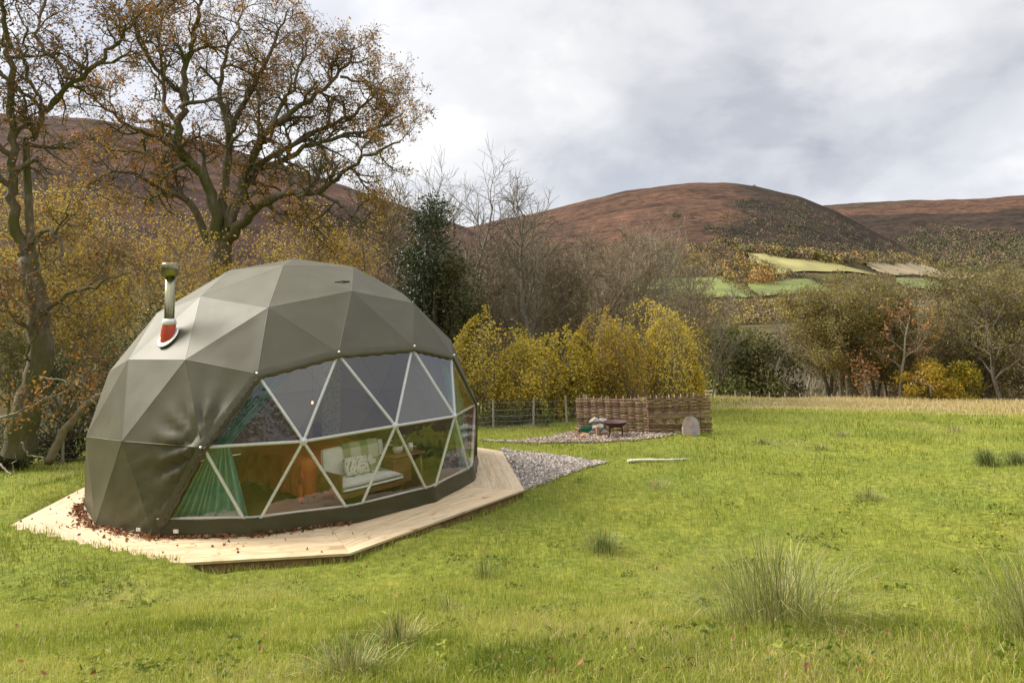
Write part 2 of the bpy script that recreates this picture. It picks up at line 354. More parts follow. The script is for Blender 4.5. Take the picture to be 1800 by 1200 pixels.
M['curtain'] = surf('green_curtain', [(.3, (.12, .30, .22)), (.7, (.17, .38, .29))], 5, 4, .85, .2, 300, bdist=.001)
M['floor_wood'] = surf('wood_floor', [(.3, (.11, .045, .022)), (.7, (.22, .10, .05))], 3, 6, .45, .15, 30, stretch=(1, 12, 12), tint=.4)
M['bedcover'] = surf('rust_bedspread', [(.3, (.70, .12, .03)), (.7, (.85, .20, .06))], 4, 5, .9, .5, 9, bdist=.02)
M['cushion'] = surf('cream_cushion', [(.3, (.74, .70, .61)), (.7, (.82, .79, .72))], 9, 5, .9, .25, 25)
M['walnut'] = surf('walnut_wood', [(.3, (.16, .06, .02)), (.7, (.30, .13, .05))], 3, 6, .4, .1, stretch=(1, 8, 8))
M['ceramic'] = surf('white_ceramic', [(.3, (.68, .67, .64)), (.7, (.76, .75, .72))], 9, 3, .25, 0)
M['blackmetal'] = surf('black_metal', [(.3, (.012, .011, .011)), (.7, (.03, .027, .025))], 8, 4, .45, .15)
M['rustbowl'] = surf('fire_bowl_iron', [(.35, (.045, .018, .016)), (.7, (.11, .04, .03))], 9, 6, .6, .4)
M['greenplastic'] = surf('green_plastic', [(.3, (.02, .13, .06)), (.7, (.03, .18, .09))], 6, 3, .45, .05)
M['stone'] = surf('pale_stone', [(.3, (.26, .23, .2)), (.7, (.52, .48, .43))], 8, 6, .85, .6, 25, tint=.5)
M['slab'] = surf('grey_slab', [(.3, (.13, .12, .11)), (.7, (.24, .22, .20))], 5, 6, .6, .4, wear=(4, .5, .62, (.30, .19, .12)))
M['log'] = surf('split_log', [(.3, (.20, .09, .045)), (.7, (.50, .32, .18))], 8, 5, .85, .5, tint=.6)
M['wicker'] = surf('hazel_rod', [(.25, (.13, .07, .04)), (.5, (.26, .155, .095)), (.8, (.42, .29, .18))], 3.5, 6, .7, .4, 40, tint=.7)
M['greywood'] = surf('weathered_wood', [(.3, (.20, .18, .14)), (.7, (.40, .37, .30))], 6, 6, .85, .5, stretch=(4, 4, .6))
M['wire'] = surf('fence_wire', [(.3, (.18, .18, .17)), (.7, (.3, .3, .29))], 6, 2, .5, 0, metal=.6)
M['gravel'] = surf('gravel_stone', [(.2, (.16, .128, .10)), (.45, (.33, .28, .235)), (.7, (.50, .44, .375)), (.95, (.66, .60, .53))], 3, 4, .85, .4, tint=.9)
M['gravel_bed'] = surf('gravel_bed_soil', [(.3, (.09, .075, .065)), (.7, (.21, .18, .155))], 30, 5, .95, .8, 60, bdist=.02)
M['barkchip'] = surf('stone_chip', [(.15, (.13, .08, .055)), (.45, (.27, .20, .15)), (.75, (.44, .37, .30)), (1, (.6, .54, .46))], 3, 4, .85, .4, tint=.9)
M['ash'] = surf('ash_pile', [(.3, (.02, .018, .016)), (.7, (.06, .045, .035))], 20, 4, .95, .6)

t = M['canvas'].node_tree; pb_n = [n for n in t.nodes if n.type == 'BSDF_PRINCIPLED'][0]; on_ = [n for n in t.nodes if n.type == 'OUTPUT_MATERIAL'][0]
trl = N(t, 'ShaderNodeBsdfTranslucent'); trl.inputs[0].default_value = (.42, .34, .2, 1); mxx = N(t, 'ShaderNodeMixShader'); mxx.inputs[0].default_value = .05
t.links.new(pb_n.outputs[0], mxx.inputs[1]); t.links.new(trl.outputs[0], mxx.inputs[2]); t.links.new(mxx.outputs[0], on_.inputs[0])
# clear flexible window sheet
m, t, o = mat('clear_vinyl'); L = t.links
trn = N(t, 'ShaderNodeBsdfTransparent'); trn.inputs[0].default_value = (.93, .94, .93, 1)
gl = N(t, 'ShaderNodeBsdfGlossy'); gl.inputs['Roughness'].default_value = .02
fr_ = N(t, 'ShaderNodeLayerWeight'); fr_.inputs['Blend'].default_value = .5
rm = N(t, 'ShaderNodeMapRange'); L.new(fr_.outputs['Facing'], rm.inputs[0]); rm.inputs[3].default_value = .13; rm.inputs[4].default_value = .8
pw = N(t, 'ShaderNodeMath', operation='POWER'); L.new(fr_.outputs['Facing'], pw.inputs[0]); pw.inputs[1].default_value = 2.2; L.new(pw.outputs[0], rm.inputs[0])
tcn = N(t, 'ShaderNodeTexCoord'); nz_ = N(t, 'ShaderNodeTexNoise'); nz_.inputs['Scale'].default_value = 2.6; nz_.inputs['Detail'].default_value = 3; L.new(tcn.outputs['Object'], nz_.inputs['Vector'])
bp_ = N(t, 'ShaderNodeBump'); bp_.inputs['Strength'].default_value = .2; bp_.inputs['Distance'].default_value = .02; L.new(nz_.outputs['Fac'], bp_.inputs['Height']); L.new(bp_.outputs[0], gl.inputs['Normal'])
mx = N(t, 'ShaderNodeMixShader'); L.new(rm.outputs[0], mx.inputs[0]); L.new(trn.outputs[0], mx.inputs[1]); L.new(gl.outputs[0], mx.inputs[2]); L.new(mx.outputs[0], o.inputs[0])
M['vinyl'] = m
# bulb
m, t, o = mat('warm_bulb'); em = N(t, 'ShaderNodeEmission'); em.inputs[0].default_value = (1, .5, .2, 1); em.inputs[1].default_value = .9; t.links.new(em.outputs[0], o.inputs[0]); M['bulb'] = m
# plaid
m, t, o = mat('plaid_throw'); b = N(t, 'ShaderNodeBsdfPrincipled'); b.inputs['Roughness'].default_value = .9; t.links.new(b.outputs[0], o.inputs[0])
tcn = N(t, 'ShaderNodeTexCoord'); sp3 = N(t, 'ShaderNodeSeparateXYZ'); t.links.new(tcn.outputs['Object'], sp3.inputs[0])
def stripes(src, f, th):
    a = N(t, 'ShaderNodeMath', operation='MULTIPLY'); t.links.new(src, a.inputs[0]); a.inputs[1].default_value = f
    s_ = N(t, 'ShaderNodeMath', operation='SINE'); t.links.new(a.outputs[0], s_.inputs[0])
    g_ = N(t, 'ShaderNodeMath', operation='GREATER_THAN'); t.links.new(s_.outputs[0], g_.inputs[0]); g_.inputs[1].default_value = th
    return g_.outputs[0]
a_ = stripes(sp3.outputs[0], 19, .2); c_ = stripes(sp3.outputs[2], 16, .0)
ad = N(t, 'ShaderNodeMath', operation='ADD'); t.links.new(a_, ad.inputs[0]); t.links.new(c_, ad.inputs[1])
rp = ramp(t, ad.outputs[0], [(0, (.62, .60, .48)), (.5, (.36, .40, .22)), (1, (.20, .25, .10))]); 
dv = N(t, 'ShaderNodeMath', operation='MULTIPLY'); t.links.new(ad.outputs[0], dv.inputs[0]); dv.inputs[1].default_value = .5; t.links.new(dv.outputs[0], rp.inputs[0])
t.links.new(rp.outputs[0], b.inputs['Base Color']); M['plaid'] = m
M['floral'] = surf('floral_print', [(.0, (.74, .70, .62)), (.56, (.72, .69, .60)), (.60, (.35, .2, .12)), (.66, (.16, .2, .1))], 26, 2, .9, .1)
M['patterned'] = surf('speckled_cloth', [(.35, (.16, .18, .13)), (.5, (.34, .37, .28)), (.65, (.5, .52, .42))], 30, 3, .9, .1)

# ground materials
m, t, o = mat('meadow_turf'); L = t.links; b = N(t, 'ShaderNodeBsdfPrincipled'); b.inputs['Roughness'].default_value = .95; b.inputs['Specular IOR Level'].default_value = .15; L.new(b.outputs[0], o.inputs[0])
tcn = N(t, 'ShaderNodeTexCoord')
def gn(sc, de=5, ro=.6):
    n = N(t, 'ShaderNodeTexNoise'); n.inputs['Scale'].default_value = sc; n.inputs['Detail'].default_value = de; n.inputs['Roughness'].default_value = ro; L.new(tcn.outputs['Object'], n.inputs['Vector']); return n
a1 = gn(9, 8, .75); a2 = gn(.5, 5)
r1 = ramp(t, a1.outputs['Fac'], [(.3, (.06, .08, .012)), (.5, (.19, .21, .03)), (.68, (.32, .32, .055))])
r2 = ramp(t, a1.outputs['Fac'], [(.3, (.16, .13, .055)), (.5, (.34, .27, .14)), (.7, (.46, .37, .22))])
at = N(t, 'ShaderNodeAttribute', attribute_name='dry')
ml = N(t, 'ShaderNodeMix', data_type='RGBA'); L.new(at.outputs['Fac'], ml.inputs[0]); L.new(r1.outputs[0], ml.inputs[6]); L.new(r2.outputs[0], ml.inputs[7])
r3 = ramp(t, a2.outputs['Fac'], [(.35, (.75, .85, .8)), (.65, (1.1, 1.05, 1))])
m2 = N(t, 'ShaderNodeMix', data_type='RGBA', blend_type='MULTIPLY'); m2.inputs[0].default_value = 1; L.new(ml.outputs[2], m2.inputs[6]); L.new(r3.outputs[0], m2.inputs[7])
L.new(m2.outputs[2], b.inputs['Base Color'])
bp = N(t, 'ShaderNodeBump'); bp.inputs['Strength'].default_value = .9; bp.inputs['Distance'].default_value = .06; L.new(a1.outputs['Fac'], bp.inputs['Height']); L.new(bp.outputs[0], b.inputs['Normal'])
M['turf'] = m

m, t, o = mat('hillside_cover'); L = t.links; b = N(t, 'ShaderNodeBsdfPrincipled'); b.inputs['Roughness'].default_value = 1; b.inputs['Specular IOR Level'].default_value = .05; L.new(b.outputs[0], o.inputs[0])
tcn = N(t, 'ShaderNodeTexCoord')
va = N(t, 'ShaderNodeAttribute', attribute_name='cover')
a1 = gn(.012, 9, .72); a2 = gn(.07, 6, .7); a3 = gn(.35, 4, .7)
r1 = ramp(t, a1.outputs['Fac'], [(.36, (.45, .50, .55)), (.48, (.85, .86, .85)), (.62, (1.2, 1.12, 1.05))])
r2 = ramp(t, a2.outputs['Fac'], [(.38, (.42, .48, .42)), (.5, (.92, .92, .92)), (.64, (1.3, 1.22, 1.15))])
r4 = ramp(t, a3.outputs['Fac'], [(.38, (.72, .72, .72)), (.6, (1.15, 1.12, 1.1))])
def mulc(x, y):
    q_ = N(t, 'ShaderNodeMix', data_type='RGBA', blend_type='MULTIPLY'); q_.inputs[0].default_value = 1; L.new(x, q_.inputs[6]); L.new(y, q_.inputs[7]); return q_.outputs[2]
L.new(mulc(mulc(mulc(va.outputs['Color'], r1.outputs[0]), r2.outputs[0]), r4.outputs[0]), b.inputs['Base Color'])
M['hillcover'] = m
def pasture_mat(name, a, c):
    return surf(name, [(.3, a), (.7, c)], .05, 9, .95, 0, tint=0, wear=(.035, .5, .75, tuple(v * .62 for v in a)))
M['past_green'] = pasture_mat('pasture_green', (.095, .125, .024), (.16, .175, .036))
M['past_pale'] = pasture_mat('pasture_pale', (.21, .19, .06), (.31, .275, .095))
M['past_tan'] = pasture_mat('pasture_tan', (.25, .19, .10), (.34, .27, .15))

# ------------------------------------------------------------------ terrain
def polar(r_list, az_list):
    rr, aa = np.meshgrid(r_list, az_list, indexing='ij'); return rr * np.sin(aa), rr * np.cos(aa), rr, aa
azf = np.concatenate([np.arange(-180, -52, 3), np.arange(-52, 52, .25), np.arange(52, 180, 3)]) * math.pi / 180
def sheet(name, rl, azl, matl, attrs, label=None):
    x, y, r_, a_ = polar(rl, azl); z = H(x, y); n, k = x.shape
    V = np.stack([x, y, z], -1).reshape(-1, 3)
    i = np.arange(n - 1)[:, None] * k; j = np.arange(k)[None]; j2 = (j + 1) % k
    q = np.stack([i + j, i + j2, i + k + j2, i + k + j], -1).reshape(-1, 4)
    mb = MB().add(V, q); me = mb.mesh(name, matl, True)
    attrs(me, V, n, k)
    return tag(link(name, me), kind='structure')
def dryness(x, y):
    r_ = np.hypot(x, y); az = np.arctan2(x, y)
    far = sstep((r_ - 25 + 14 * (vnoise(x, y, .09, 3, 8) - .5)) / 9) * sstep((az - .20 - .1 * (vnoise(x, y, .05, 2, 9) - .5)) / .12)
    edge = sstep((r_ - 52) / 5) * sstep((az - .14) / .06) * .7
    pat = sstep((vnoise(x, y, .5, 4, 10) - .64) / .1) * .5
    return np.clip(np.maximum(np.maximum(far * .82, edge), pat * .3), 0, 1)
def fattr(me, V, n, k):
    a = me.attributes.new('dry', 'FLOAT', 'POINT'); a.data.foreach_set('value', dryness(V[:, 0], V[:, 1]).astype(np.float32))
rl = np.concatenate([[.05], np.geomspace(.5, 20, 130), np.linspace(20.4, 90, 110)])
field = sheet('field', rl, azf, M['turf'], fattr)
def cattr(me, V, n, k):
    x, y, z = V.T; r_ = np.hypot(x, y); az = np.arctan2(x, y)
    te = (z - CAMZ) / r_
    nz = vnoise(x, y, .01, 4, 21) - .5; nz2 = vnoise(x, y, .004, 3, 22) - .5
    rust = np.array([.098, .057, .040]); dark = np.array([.046, .034, .026]); grey = np.array([.09, .066, .048]); wood = np.array([.10, .085, .04]); purple = np.array([.075, .044, .038]); green = np.array([.13, .17, .045])
    c = np.tile(wood, (len(x), 1))
    def mixc(c, k_, col): return c * (1 - k_[:, None]) + col * k_[:, None]
    A = (r_ < 950) & (az < .0)
    c = mixc(c, A * sstep((te - .04) / .05), purple * .5 + rust * .5)
    c = mixc(c, A * sstep((nz2 + nz * .5 - .02) / .08), purple * .75)
    B = (az > -.16) & (r_ >= 420) & (r_ < 1900)
    c = mixc(c, B * sstep((te - .045 + nz * .03) / .02), rust)
    # scrub on the right flank of the middle hill
    ax = math.atan2(ray(1290, 340)[0], ray(1290, 340)[1]); ax2 = math.atan2(ray(1235, 430)[0], ray(1235, 430)[1])
    lim = ax2 + (ax - ax2) * np.clip((te - .075) / .07, 0, 1)
    c = mixc(c, B * sstep((az - lim + nz * .05) / .03), dark)
    c = mixc(c, B * sstep((.062 - te + nz * .03) / .02), wood)
    Cc = (r_ >= 1900)
    c = mixc(c, Cc * 1., rust * 1.05)
    c = mixc(c, Cc * sstep((te - .107 + nz * .01) / .008), grey * .8)
    c = mixc(c, Cc * sstep((.086 - te + nz2 * .06 + nz * .04) / .02), dark * 1.1)
    a = me.attributes.new('cover', 'FLOAT_COLOR', 'POINT'); a.data.foreach_set('color', np.concatenate([c, np.ones((len(x), 1))], 1).astype(np.float32).ravel())
rl2 = np.concatenate([np.geomspace(90, 500, 60), np.geomspace(508, 3600, 150)])
azh = np.concatenate([np.arange(-180, -46, 3), np.arange(-46, 46, .17), np.arange(46, 180, 3)]) * math.pi / 180
hills = sheet('hills', rl2, azh, M['hillcover'], cattr)

def pasture(corners, mt, lift=1.1):
    P = [hitg(*c, r0=95) for c in corners]
    n = 40; u, v = np.meshgrid(np.linspace(0, 1, n), np.linspace(0, 1, n), indexing='ij'); wob = corners[0][0] * .37; u, v = u + .10 * (vnoise(v * 5, u * 0 + wob, 1, 3, 60) - .5), v + .16 * (vnoise(u * 5, v * 0 + wob, 1, 3, 61) - .5); u = u[..., None]; v = v[..., None]
    X = (P[0] * (1 - u) + P[1] * u) * (1 - v) + (P[3] * (1 - u) + P[2] * u) * v
    x, y = X[..., 0], X[..., 1]; r_ = np.hypot(x, y)
    z = H(x, y) + lift
    # ease the rim into the slope
    i = np.arange(n - 1)[:, None] * n; j = np.arange(n - 1)[None]
    q = np.stack([i + j, i + j + 1, i + n + j + 1, i + n + j], -1).reshape(-1, 4)
    o = MB().add(np.stack([x, y, z], -1).reshape(-1, 3), q).build('pasture', mt, smooth=True)
    return tag(o, kind='structure')
pasture([(1314, 446), (1452, 462), (1545, 487), (1352, 486)], M['past_pale'])
pasture([(1508, 460), (1625, 466), (1715, 485), (1562, 484)], M['past_tan'])
pasture([(1312, 502), (1428, 493), (1466, 516), (1336, 523)], M['past_green'])
pasture([(1178, 494), (1268, 489), (1330, 525), (1204, 529)], M['past_green'])
pasture([(1090, 494), (1172, 492), (1190, 510), (1100, 515)], M['past_green'])
pasture([(1570, 491), (1652, 493), (1676, 510), (1592, 509)], M['past_green'])

# ------------------------------------------------------------------ trees
class TP:
    def __init__(s, **k): s.__dict__.update(k)
def nrm(v):
    l = math.sqrt(v[0] ** 2 + v[1] ** 2 + v[2] ** 2) + 1e-12; return (v[0] / l, v[1] / l, v[2] / l)
def grow(br, rd, p, d, L_, r, lev, P):
    n = P.seg[min(lev, len(P.seg) - 1)]; wig = P.wig[min(lev, len(P.wig) - 1)]; up = P.up[min(lev, len(P.up) - 1)]
    st = L_ / n; pts = [p]; rad = [r]; ds = [d]; re = max(r * P.taper, P.rmin * .6)
    for i in range(n):
        d = nrm((d[0] + rd.gauss(0, wig), d[1] + rd.gauss(0, wig), d[2] + rd.gauss(0, wig) + up))
        p = (p[0] + d[0] * st, p[1] + d[1] * st, p[2] + d[2] * st)
        pts.append(p); ds.append(d); rad.append(r + (re - r) * (i + 1) / n)
    br.append((pts, rad, lev))
    kids(br, rd, pts, ds, rad, L_, lev, P)
def kids(br, rd, pts, ds, rad, L_, lev, P):
    if lev >= P.maxlev: return
    nc = P.kids[lev]; n = len(pts) - 1; f0 = P.f0[lev]; ph = rd.random() * 6.28
    for j in range(nc):
        f = f0 + (1 - f0) * (j + rd.random()) / nc
        k = min(int(f * n), n - 1); w_ = f * n - k
        q = tuple(pts[k][i] * (1 - w_) + pts[k + 1][i] * w_ for i in range(3)); t_ = ds[min(k + 1, n)]
        rr = rad[k] * (1 - w_) + rad[k + 1] * w_
        ph += 2.4 + rd.gauss(0, .5)
        h_ = (0, 0, 1) if abs(t_[2]) < .8 else (1, 0, 0)
        a = nrm((t_[1] * h_[2] - t_[2] * h_[1], t_[2] * h_[0] - t_[0] * h_[2], t_[0] * h_[1] - t_[1] * h_[0]))
        b_ = (t_[1] * a[2] - t_[2] * a[1], t_[2] * a[0] - t_[0] * a[2], t_[0] * a[1] - t_[1] * a[0])
        an = P.ang[lev] * rd.uniform(.75, 1.25); ca, sa = math.cos(an), math.sin(an); cc, ss = math.cos(ph), math.sin(ph)
        dd = nrm(tuple(t_[i] * ca + (a[i] * cc + b_[i] * ss) * sa for i in range(3)))
        grow(br, rd, q, dd, P.len_[lev] * rd.uniform(.65, 1.25) * (1 - P.shr * f) * P.S, max(min(rr * .72, P.rk[lev] * P.S), P.rmin), lev + 1, P)
def branches(mb, br, thick=(.05, .018), mi=0):
    groups = {}
    for pts, rad, lev in br:
        n = 9 if rad[0] > .12 else 7 if rad[0] > thick[0] else 4 if rad[0] > thick[1] else 3
        groups.setdefault(n, []).append((pts, rad))
    for n, lst in groups.items():
        cnt = np.array([len(p) for p, _ in lst]); Pp = np.concatenate([np.array(p) for p, _ in lst]); rr = np.concatenate([np.array(r_) for _, r_ in lst])
        st = np.concatenate([[0], np.cumsum(cnt)[:-1]]); en = st + cnt - 1
        bid = np.repeat(np.arange(len(lst)), cnt); idx = np.arange(len(Pp))
        prv = np.maximum(idx - 1, st[bid]); nx = np.minimum(idx + 1, en[bid])
        t = Pp[nx] - Pp[prv]; t /= np.linalg.norm(t, axis=1)[:, None] + 1e-9
        md = Pp[en] - Pp[st]; md /= np.linalg.norm(md, axis=1)[:, None] + 1e-9
        h = np.where(np.abs(md[:, 2:3]) < .8, np.array([[0, 0, 1.]]), np.array([[1., 0, 0]])); rf = np.cross(md, h)[bid]
        a = np.cross(t, rf); a /= np.linalg.norm(a, axis=1)[:, None] + 1e-9; b = np.cross(t, a)
        an = np.arange(n) * 2 * math.pi / n
        V = Pp[:, None] + rr[:, None, None] * (np.cos(an)[None, :, None] * a[:, None] + np.sin(an)[None, :, None] * b[:, None])
        s_ = idx[idx != en[bid]]; i = s_[:, None] * n; j = np.arange(n)[None]; j2 = (j + 1) % n
        q = np.stack([i + j, i + j2, i + n + j2, i + n + j], -1).reshape(-1, 4)
        mb.add(V.reshape(-1, 3), q, None, .5, mi)
    return mb
def leafquads(mb, c, size, rs, tint, flat=.0, mi=0, aspect=.62):
    n = len(c)
    if n == 0: return mb
    a = rs.normal(size=(n, 3)); a[:, 2] *= (1 - flat); a /= np.linalg.norm(a, axis=1)[:, None]
    b = rs.normal(size=(n, 3)); b -= a * (a * b).sum(1)[:, None]; b /= np.linalg.norm(b, axis=1)[:, None] + 1e-9
    nn = np.cross(a, b); s_ = (size * rs.uniform(.6, 1.3, n))[:, None]
    V = np.stack([c - a * s_ * .5, c + b * s_ * .5 * aspect + nn * s_ * .12, c + a * s_ * .5, c - b * s_ * .5 * aspect + nn * s_ * .12], 1).reshape(-1, 3)
    q = np.arange(n * 4).reshape(-1, 4); mb.add(V, q, None, tint, mi); return mb
def leafpoints(br, rs, minlev, per, spread):
    P0 = []
    for pts, rad, lev in br:
        if lev < minlev: continue
        P0.append(np.array(pts[1:]) if len(pts) > 2 else np.array(pts[1:]))
    if not P0: return np.zeros((0, 3))
    A = np.concatenate(P0); k = rs.poisson(per, len(A)); A = np.repeat(A, k, 0)
    return A + rs.normal(size=A.shape) * spread
def tints(c, rs, sc=.9, amp=.5, base=.5):
    n = vnoise(c[:, 0] + c[:, 2] * .7, c[:, 1] + c[:, 2] * .9, sc, 2, 33) - .5
    return np.clip(base + n * 2 * amp * .7 + rs.normal(size=len(c)) * .17, 0, 1)

OAK = TP(seg=[6, 6, 5, 3, 2], wig=[.2, .27, .3, .32, .3], up=[.05, .05, .04, .02, 0], taper=.42, rmin=.006, kids=[7, 7, 5, 3, 0], f0=[.2, .15, .2, .2], ang=[.9, .95, .9, .85], len_=[1.75, 1.05, .58, .33], shr=.45, rk=[.09, .034, .014, .007], maxlev=4, S=1)
def limb_tree(name, label, limbs, Yd, base, P, seed, leafm, leaf_n, leaf_size, barkm, group=None, leaf_tint=.5, spread=.07, zsel=None, cat='tree'):
    rd = random.Random(seed); rs = np.random.RandomState(seed)
    root = empty(name, base, label, cat, group)
    trunk = []; br = []
    for px, r0_, r1_, dyend, kind, lv in limbs:
        k = len(px); pts = []
        for i, (a, b) in enumerate(px):
            pts.append(WY(a, b, Yd + dyend * i / (k - 1)))
        P3 = np.array(pts)
        # refine + wiggle
        tt = np.linspace(0, k - 1, (k - 1) * 4 + 1); Q = np.stack([np.interp(tt, np.arange(k), P3[:, c]) for c in range(3)], 1)
        for _ in range(2): Q[1:-1] = Q[1:-1] * .5 + (Q[:-2] + Q[2:]) * .25
        amp = .045 * (1 if kind == 'limb' else .6); Q[1:-1] += rs.normal(size=Q[1:-1].shape) * amp
        Q -= np.array(base)
        rr = np.linspace(r0_ * .8, r1_ * .7, len(Q)); 
        if kind == 'trunk': rr = r1_ + (r0_ - r1_) * (1 - np.linspace(0, 1, len(Q))) ** 1.3
        pl = [tuple(q) for q in Q]; ds = [nrm(tuple(Q[min(i + 1, len(Q) - 1)] - Q[max(i - 1, 0)])) for i in range(len(Q))]
        (trunk if kind == 'trunk' else br).append((pl, list(rr), 0))
        if lv: 
            L_ = float(np.linalg.norm(np.diff(Q, axis=0), axis=1).sum())
            P2 = TP(**P.__dict__); P2.kids = [max(3, int(lv * 1.1 * L_))] + P.kids[1:]
            kids(br, rd, pl, ds, list(rr), L_, 0, P2)
    branches(MB(), trunk).v
    mb = branches(MB(), trunk); mb.build('trunk', barkm, root, True)
    branches(MB(), br).build('branches', barkm, root, True)
    c = leafpoints(br, rs, P.maxlev - 1, leaf_n, spread)
    if zsel is not None: c = c[rs.rand(len(c)) < zsel(c + np.array(base))]
    bz = leaf_tint if not callable(leaf_tint) else leaf_tint(c + np.array(base))
    leafquads(MB(), c, leaf_size, rs, np.clip(tints(c, rs) - .5 + bz, 0, 1)).build('crown', leafm, root)
    return root
oy = 24.0
ob = WY(385, 700, oy); ob[2] = float(H(ob[0], oy)) - .1
_bp = (385, 760)
OL = [
 ([(392, 800), (386, 700), (380, 560), (384, 470), (390, 425)], .62, .34, 0, 'trunk', 0),
 ([(388, 440), (378, 370), (368, 329), (340, 290), (308, 264), (311, 215), (326, 178), (316, 120), (332, 60), (346, 0), (350, -60)], .26, .07, -1.0, 'limb', 1.15),
 ([(326, 178), (300, 150), (262, 110), (235, 60), (215, 5), (200, -50)], .12, .04, -1.8, 'limb', 1.3),
 ([(378, 435), (330, 352), (292, 330), (286, 290), (240, 268), (180, 262), (120, 280)], .17, .04, 1.5, 'limb', 1.2),
 ([(330, 352), (280, 335), (225, 300), (170, 305), (130, 330)], .11, .03, -2, 'limb', 1.2),
 ([(308, 264), (270, 240), (220, 225), (170, 190), (130, 150)], .11, .03, -2.2, 'limb', 1.3),
 ([(395, 430), (425, 392), (450, 365), (480, 350), (520, 336), (560, 340), (600, 322), (640, 290), (690, 268), (745, 250)], .24, .04, -2.5, 'limb', 1.2),
 ([(560, 340), (600, 355), (640, 380), (690, 392)], .09, .025, -3, 'limb', 1.2),
 ([(520, 336), (545, 378), (575, 410), (600, 420)], .08, .025, -1, 'limb', 1.1),
 ([(392, 425), (410, 350), (440, 310), (495, 285), (560, 255), (630, 235), (700, 225), (750, 200)], .2, .035, 1.5, 'limb', 1.35),
 ([(388, 420), (396, 330), (402, 235), (432, 170), (468, 105), (500, 40), (520, -15)], .2, .04, 2.0, 'limb', 1.35),
 ([(405, 400), (432, 295), (478, 222), (540, 182), (598, 135), (640, 85), (655, 55)], .19, .035, 0.5, 'limb', 1.35),
 ([(478, 222), (520, 150), (545, 95), (560, 45)], .1, .03, 2.5, 'limb', 1.35),
 ([(415, 360), (470, 275), (560, 235), (640, 195), (690, 150), (715, 120)], .15, .03, 3, 'limb', 1.35),
 ([(402, 235), (385, 150), (400, 80), (425, 15), (430, -40)], .12, .03, 1, 'limb', 1.3),
 ([(311, 215), (280, 180), (285, 120), (270, 60), (285, 0)], .11, .03, 1.5, 'limb', 1.3),
 ([(598, 135), (650, 140), (700, 165), (735, 190)], .07, .02, 1, 'limb', 1.4),
 ([(440, 310), (460, 235), (455, 160), (480, 110)], .1, .025, 3.5, 'limb', 1.3),
]
def pullin(pts, cx=400, cy=260):
    o = []
    for i, (a, b) in enumerate(pts):
        f_ = i / (len(pts) - 1); k_ = 1 - .12 * f_
        o.append((cx + (a - cx) * (k_ if a > 430 else 1 - .08 * f_), cy + (b - cy) * (k_ if (b < 200 and a > 300) else 1)))
    return o
OL = [OL[0]] + [(pullin(l[0]),) + l[1:] for l in OL[1:]]
limb_tree('oak_tree', 'great spreading oak with brown leaves behind the dome, mossy twisted limbs', OL, oy, ob, OAK, 11, M['leaf_oak'], 1.05, .09, M['bark_oak'],
    leaf_tint=lambda c: .56 + .35 * sstep((9.5 - c[:, 2]) / 5), zsel=lambda c: np.clip((vnoise(c[:, 0] * .9 + c[:, 2], c[:, 1] * .9 + c[:, 2] * 1.3, 1.1, 2, 70) - .36) * 4.5, .04, 1))
ly = 17.0
lb = WY(45, 770, ly); lb[2] = float(H(lb[0], ly)) - .1
LL = [
 ([(30, 800), (40, 740), (62, 680), (72, 600), (66, 530), (56, 480), (44, 440)], .34, .2, 0, 'trunk', 0),
 ([(50, 460), (22, 390), (20, 320), (26, 250), (25, 150), (13, 84), (5, 0), (0, -60)], .17, .05, -.6, 'limb', 1.3),
 ([(56, 480), (52, 380), (47, 255), (62, 228), (84, 194), (127, 138), (180, 110), (203, 76), (240, 38), (290, -10)], .13, .04, .6, 'limb', 1.5),
 ([(127, 138), (100, 110), (72, 82), (60, 40), (85, 0), (90, -50)], .07, .03, 1, 'limb', 1.5),
 ([(84, 194), (55, 150), (40, 100), (45, 50), (30, 0)], .06, .025, -1, 'limb', 1.4),
 ([(72, 560), (100, 530), (150, 512), (185, 490), (230, 480)], .08, .02, -1, 'limb', 1.3),
 ([(64, 590), (40, 560), (15, 545), (-20, 540)], .06, .02, -1, 'limb', 1.2),
 ([(44, 440), (80, 400), (110, 430), (105, 470)], .09, .03, -1, 'limb', 1.1),
 ([(203, 76), (240, 70), (270, 40)], .04, .015, 0, 'limb', 1.4),
 ([(56, 640), (45, 620), (66, 585)], .05, .03, -1.2, 'limb', 0),
 ([(-5, 738), (60, 715), (110, 685), (150, 655), (178, 635)], .03, .012, -3, 'limb', .8),
]
SMALL = TP(**OAK.__dict__); SMALL.S = .8; SMALL.kids = [7, 6, 5, 3, 0]
limb_tree('oak_tree', 'left-hand oak with two tall bare stems rising beside the wire fence', LL, ly, lb, SMALL, 23, M['leaf_oak'], .5, .08, M['bark_oak'], leaf_tint=.45)

